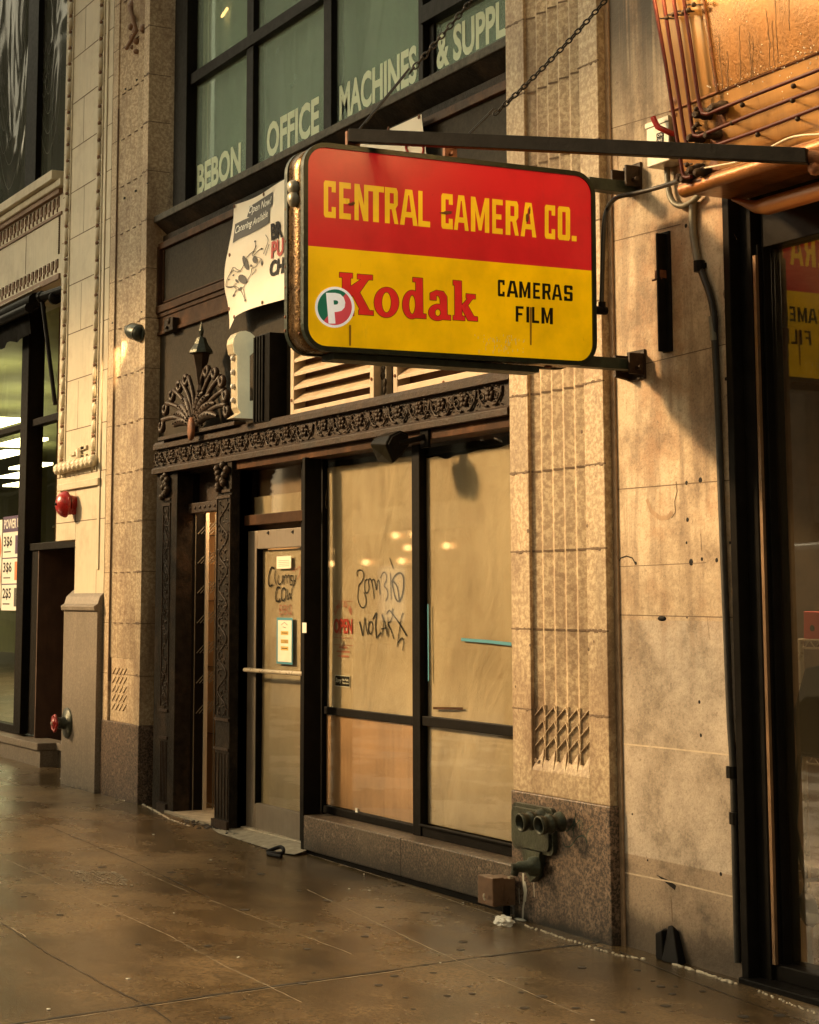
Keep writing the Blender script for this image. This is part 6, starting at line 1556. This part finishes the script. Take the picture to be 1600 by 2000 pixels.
mb=MB(); mb.tube([PM(x,y,.03) for x,y in [tuple(p) for p in smooth_path([(1352,338),(1362,331),(1400,324),(1450,313),(1500,290),(1540,270),(1570,264),(1600,262),(1660,255)],5)]],.0045,6); mb.build('wire_run','cable_white',t)

# things lying on the pavement
q=PG(1300,1875,.05)
t=thing('sawn_post_stub','charred black stub of a post at the foot of the limestone wall','post stub',(q.x,YR-.04,gz(q.x)))
x_=PT(1292,1850,YR-.04).x; zt=A(1292,1815,YR-.04)[1]; z0=gz(x_)
mb=MB(); mb.prism([(x_-.02,YR-.06,z0),(x_+.035,YR-.06,z0),(x_+.035,YR,z0),(x_-.02,YR,z0)],[(x_-.02,YR-.06,zt-.02),(x_+.03,YR-.06,zt+.0),(x_+.03,YR,zt),(x_-.02,YR,zt)])
mb.prism([(x_+.036,YR-.07,z0),(x_+.15,YR-.06,z0),(x_+.13,YR,z0),(x_+.036,YR,z0)],[(x_+.036,YR-.03,zt+.02),(x_+.07,YR-.03,zt+.03),(x_+.08,YR,zt-.0),(x_+.036,YR,zt)]); mb.build('stub','ink',t,.006)
random.seed(50)
def caulk(pts,seed,w_=.018):
    rnd=random.Random(seed); mb=MB()
    for (a,b) in zip(pts[:-1],pts[1:]):
        pa,pb=PG(*a,.06),PG(*b,.06); n=int((pb-pa).length/.02)+1
        for i in range(n):
            q=pa.lerp(pb,i/n); mb.blob((q.x+rnd.uniform(-.01,.01),q.y+rnd.uniform(-.008,.008),gz(q.x)+.001),rnd.uniform(.008,w_),rnd.uniform(.004,w_*.6),.006,6,4)
    o=mb.build('caulk_line','caulk'); tag(o,kind='structure'); return o
caulk([(118,1532),(195,1553),(240,1573),(278,1580),(330,1608),(370,1622)],1,.018); caulk([(1022,1808),(1080,1826),(1150,1848),(1200,1862)],2,.012); caulk([(1205,1864),(1260,1872)],3,.02); caulk([(1320,1882),(1380,1900),(1440,1920)],4,.028); caulk([(0,1484),(60,1494),(118,1504)],5,.012); caulk([(1480,1932),(1560,1962),(1640,1990)],6,.008)
q=PG(985,1808,.06); t=thing('crumpled_tissue','crumpled white tissue on the wet pavement near the hose connection','tissue',(q.x,q.y,gz(q.x)))
rnd=random.Random(3); mb=MB()
bm=bmesh.new(); bmesh.ops.create_icosphere(bm,subdivisions=3,radius=1)
for v in bm.verts:
    s=1+rnd.uniform(-.22,.22); v.co=Vector((v.co.x*.058*s,v.co.y*.04*s,max(-.002,v.co.z*.03*s+.016)))
bm.verts.index_update(); mb.add([(v.co.x+q.x,v.co.y+q.y,v.co.z+gz(q.x)) for v in bm.verts],[[v.index for v in f.verts] for f in bm.faces]); bm.free(); mb.build('tissue_ball','white_rag',t)
q=PG(541,1674,.07); g_=gz(q.x)
t=thing('dropped_strap','black rubber strap dropped in front of the concrete apron','strap',(q.x,q.y,g_))
mb=MB(); mb.tube(smooth_path([Vector((q.x-.11,q.y-.02,g_+.012)),Vector((q.x-.05,q.y+.05,g_+.045)),Vector((q.x+.04,q.y+.02,g_+.02)),Vector((q.x-.06,q.y-.03,g_+.012)),Vector((q.x+.03,q.y-.05,g_+.012)),Vector((q.x+.13,q.y-.03,g_+.012))],6),.012,6); mb.build('strap_loop','ink',t)
mb=MB(); rnd=random.Random(14)
for (x,y) in [(711,1712),(433,1626),(440,1628),(412,1686),(340,1787),(465,1871),(95,1970),(1158,1988),(860,1880),(722,1743),(682,1740),(300,1638),(905,1766),(467,1870),(250,1912),(1560,1998)]:
    q=PG(x,y,.06); s=rnd.uniform(.004,.011); mb.blob((q.x,q.y,gz(q.x)+.002),s*1.5,s,.002,7,4)
tag(mb.build('litter','sticker_white'),'tiny white scraps scattered over the wet pavement','litter',kind='stuff')
mb=MB(); rnd=random.Random(15)
for i in range(70):
    x=rnd.uniform(360,460); y=1606+(x-360)*.18+rnd.gauss(0,4); q=PG(x,y,.09); mb.tube([(q.x,q.y,gz(q.x)+.006),(q.x+rnd.uniform(-.06,.06),q.y+rnd.uniform(-.04,.04),gz(q.x)+.008)],.004,4)
tag(mb.build('wet_debris','ink_soft'),'dark wet twigs and grit at the foot of the iron entrance','debris',kind='stuff')
mb=MB(); rnd=random.Random(18)
for (x,y) in [(1137,1888),(1058,1943),(1025,1965),(1291,1923),(1300,1960),(1452,1980),(1522,1978),(905,1840),(870,1730),(770,1905),(640,1762),(625,1820),(478,1780),(510,1712),(200,1700),(335,1710),(225,1755),(900,1855),(830,1785),(742,1775),(713,1830),(440,1985)]:
    q=PG(x,y,.06); mb.lathe([(.018+rnd.uniform(0,.012),0),(.002,.0015)],(q.x,q.y,gz(q.x)+.0016),(0,0,1),9)
for _ in range(150):
    x=rnd.uniform(-7.5,-4.0) if _%3 else rnd.uniform(-14,-7); y=rnd.uniform(-4.2,-.1); mb.lathe([(.008+rnd.uniform(0,.013),0),(.002,.0015)],(x,y,gz(x)+.0016),(0,0,1),8)
tag(mb.build('trodden_gum','ink_soft'),kind='structure')

# papers on the door and the window
def sheet_thing(name,label,cat,px0,py0,px1,py1,Y,mat):
    a,zt=A(px0,py0,Y); b=A(px1,py0,Y)[0]; zb=A(px0,py1,Y)[1]
    t=thing(name,label,cat,(a,Y,zb)); mb=MB(); mb.box(a,b,Y-.0015,Y,zb,zt); mb.build('sheet',mat,t); return t,a,b,zb,zt
def lines(t,a,b,zs,Y,mat,h=.003):
    mb=MB()
    for z in zs: mb.box(a,b,Y-.0008,Y,z,z+h)
    mb.build('printed_line',mat,t)
Yn=.1485
t,a,b,zb,zt=sheet_thing('taped_note','small blank looking white note taped high on the door glass','note',541,1087,569,1111,Yn,'paper_white'); lines(t,a+.03,b-.03,[zt-.03-.012*k for k in range(4)],Yn-.0016,'ink_grey',.002)
t,a,b,zb,zt=sheet_thing('closed_notice','CLOSED notice framed with blue tape on the door glass','notice',541,1206,572,1296,Yn,'blue_tape')
w_=b-a; h_=zt-zb
mb=MB(); mb.box(a+w_*.09,b-w_*.06,Yn-.0022,Yn-.0016,zb+h_*.05,zt-h_*.06); mb.build('white_paper','paper_white',t)
for (v,s,hh) in [(.66,'WE ARE',.05),(.48,'CLOSED',.07),(.33,'FOR',.06)]:
    mb=MB(); mb.box(a+w_*.28,b-w_*.25,Yn-.0028,Yn-.0022,zb+h_*(v-.035),zb+h_*(v+.05)); mb.build('yellow_strip','yellow_paper',t)
    if s=='CLOSED': text('notice_lettering',s,wallmap(a+w_*.30,b-w_*.27,zb+h_*(v-.02),zb+h_*(v+.035),Yn-.0032),'ink',t)
    else: lines(t,a+w_*.34,b-w_*.30,[zb+h_*v],Yn-.0029,'ink',.005)
mb=MB(); ribbon(mb,[(a+w_*.3,zb+h_*.84),(a+w_*.5,zb+h_*.90),(a+w_*.7,zb+h_*.84)],.004,Yn-.0026); ribbon(mb,[(a+w_*.4,zb+h_*.80),(a+w_*.6,zb+h_*.78)],.004,Yn-.0026); mb.build('scribble','ink_grey',t)
t,a,b,zb,zt=sheet_thing('restroom_sticker','black SORRY no public restroom sticker low on the shop window','sticker',655,1318,684,1340,YGl,'sticker_white')
w_=b-a; h_=zt-zb
mb=MB(); mb.box(a+.004,b-.004,YGl-.0022,YGl-.0016,zb+.004,zt-.004); mb.build('black_field','ink',t)
text('sticker_lettering','Sorry',wallmap(a+w_*.06,a+w_*.44,zb+h_*.25,zb+h_*.75,YGl-.0026),'sticker_white',t,shear=.35,bold=.02)
text('sticker_lettering','No Public',wallmap(a+w_*.52,a+w_*.93,zb+h_*.52,zb+h_*.72,YGl-.0026),'sticker_white',t,bold=.02)
text('sticker_lettering','Restroom',wallmap(a+w_*.52,a+w_*.93,zb+h_*.26,zb+h_*.44,YGl-.0026),'sticker_white',t,bold=.02)
t,a,b,zb,zt=sheet_thing('lock_sticker','tiny white sticker beside the push bar door edge','sticker',591,1216,599,1236,-.0015,'sticker_white')
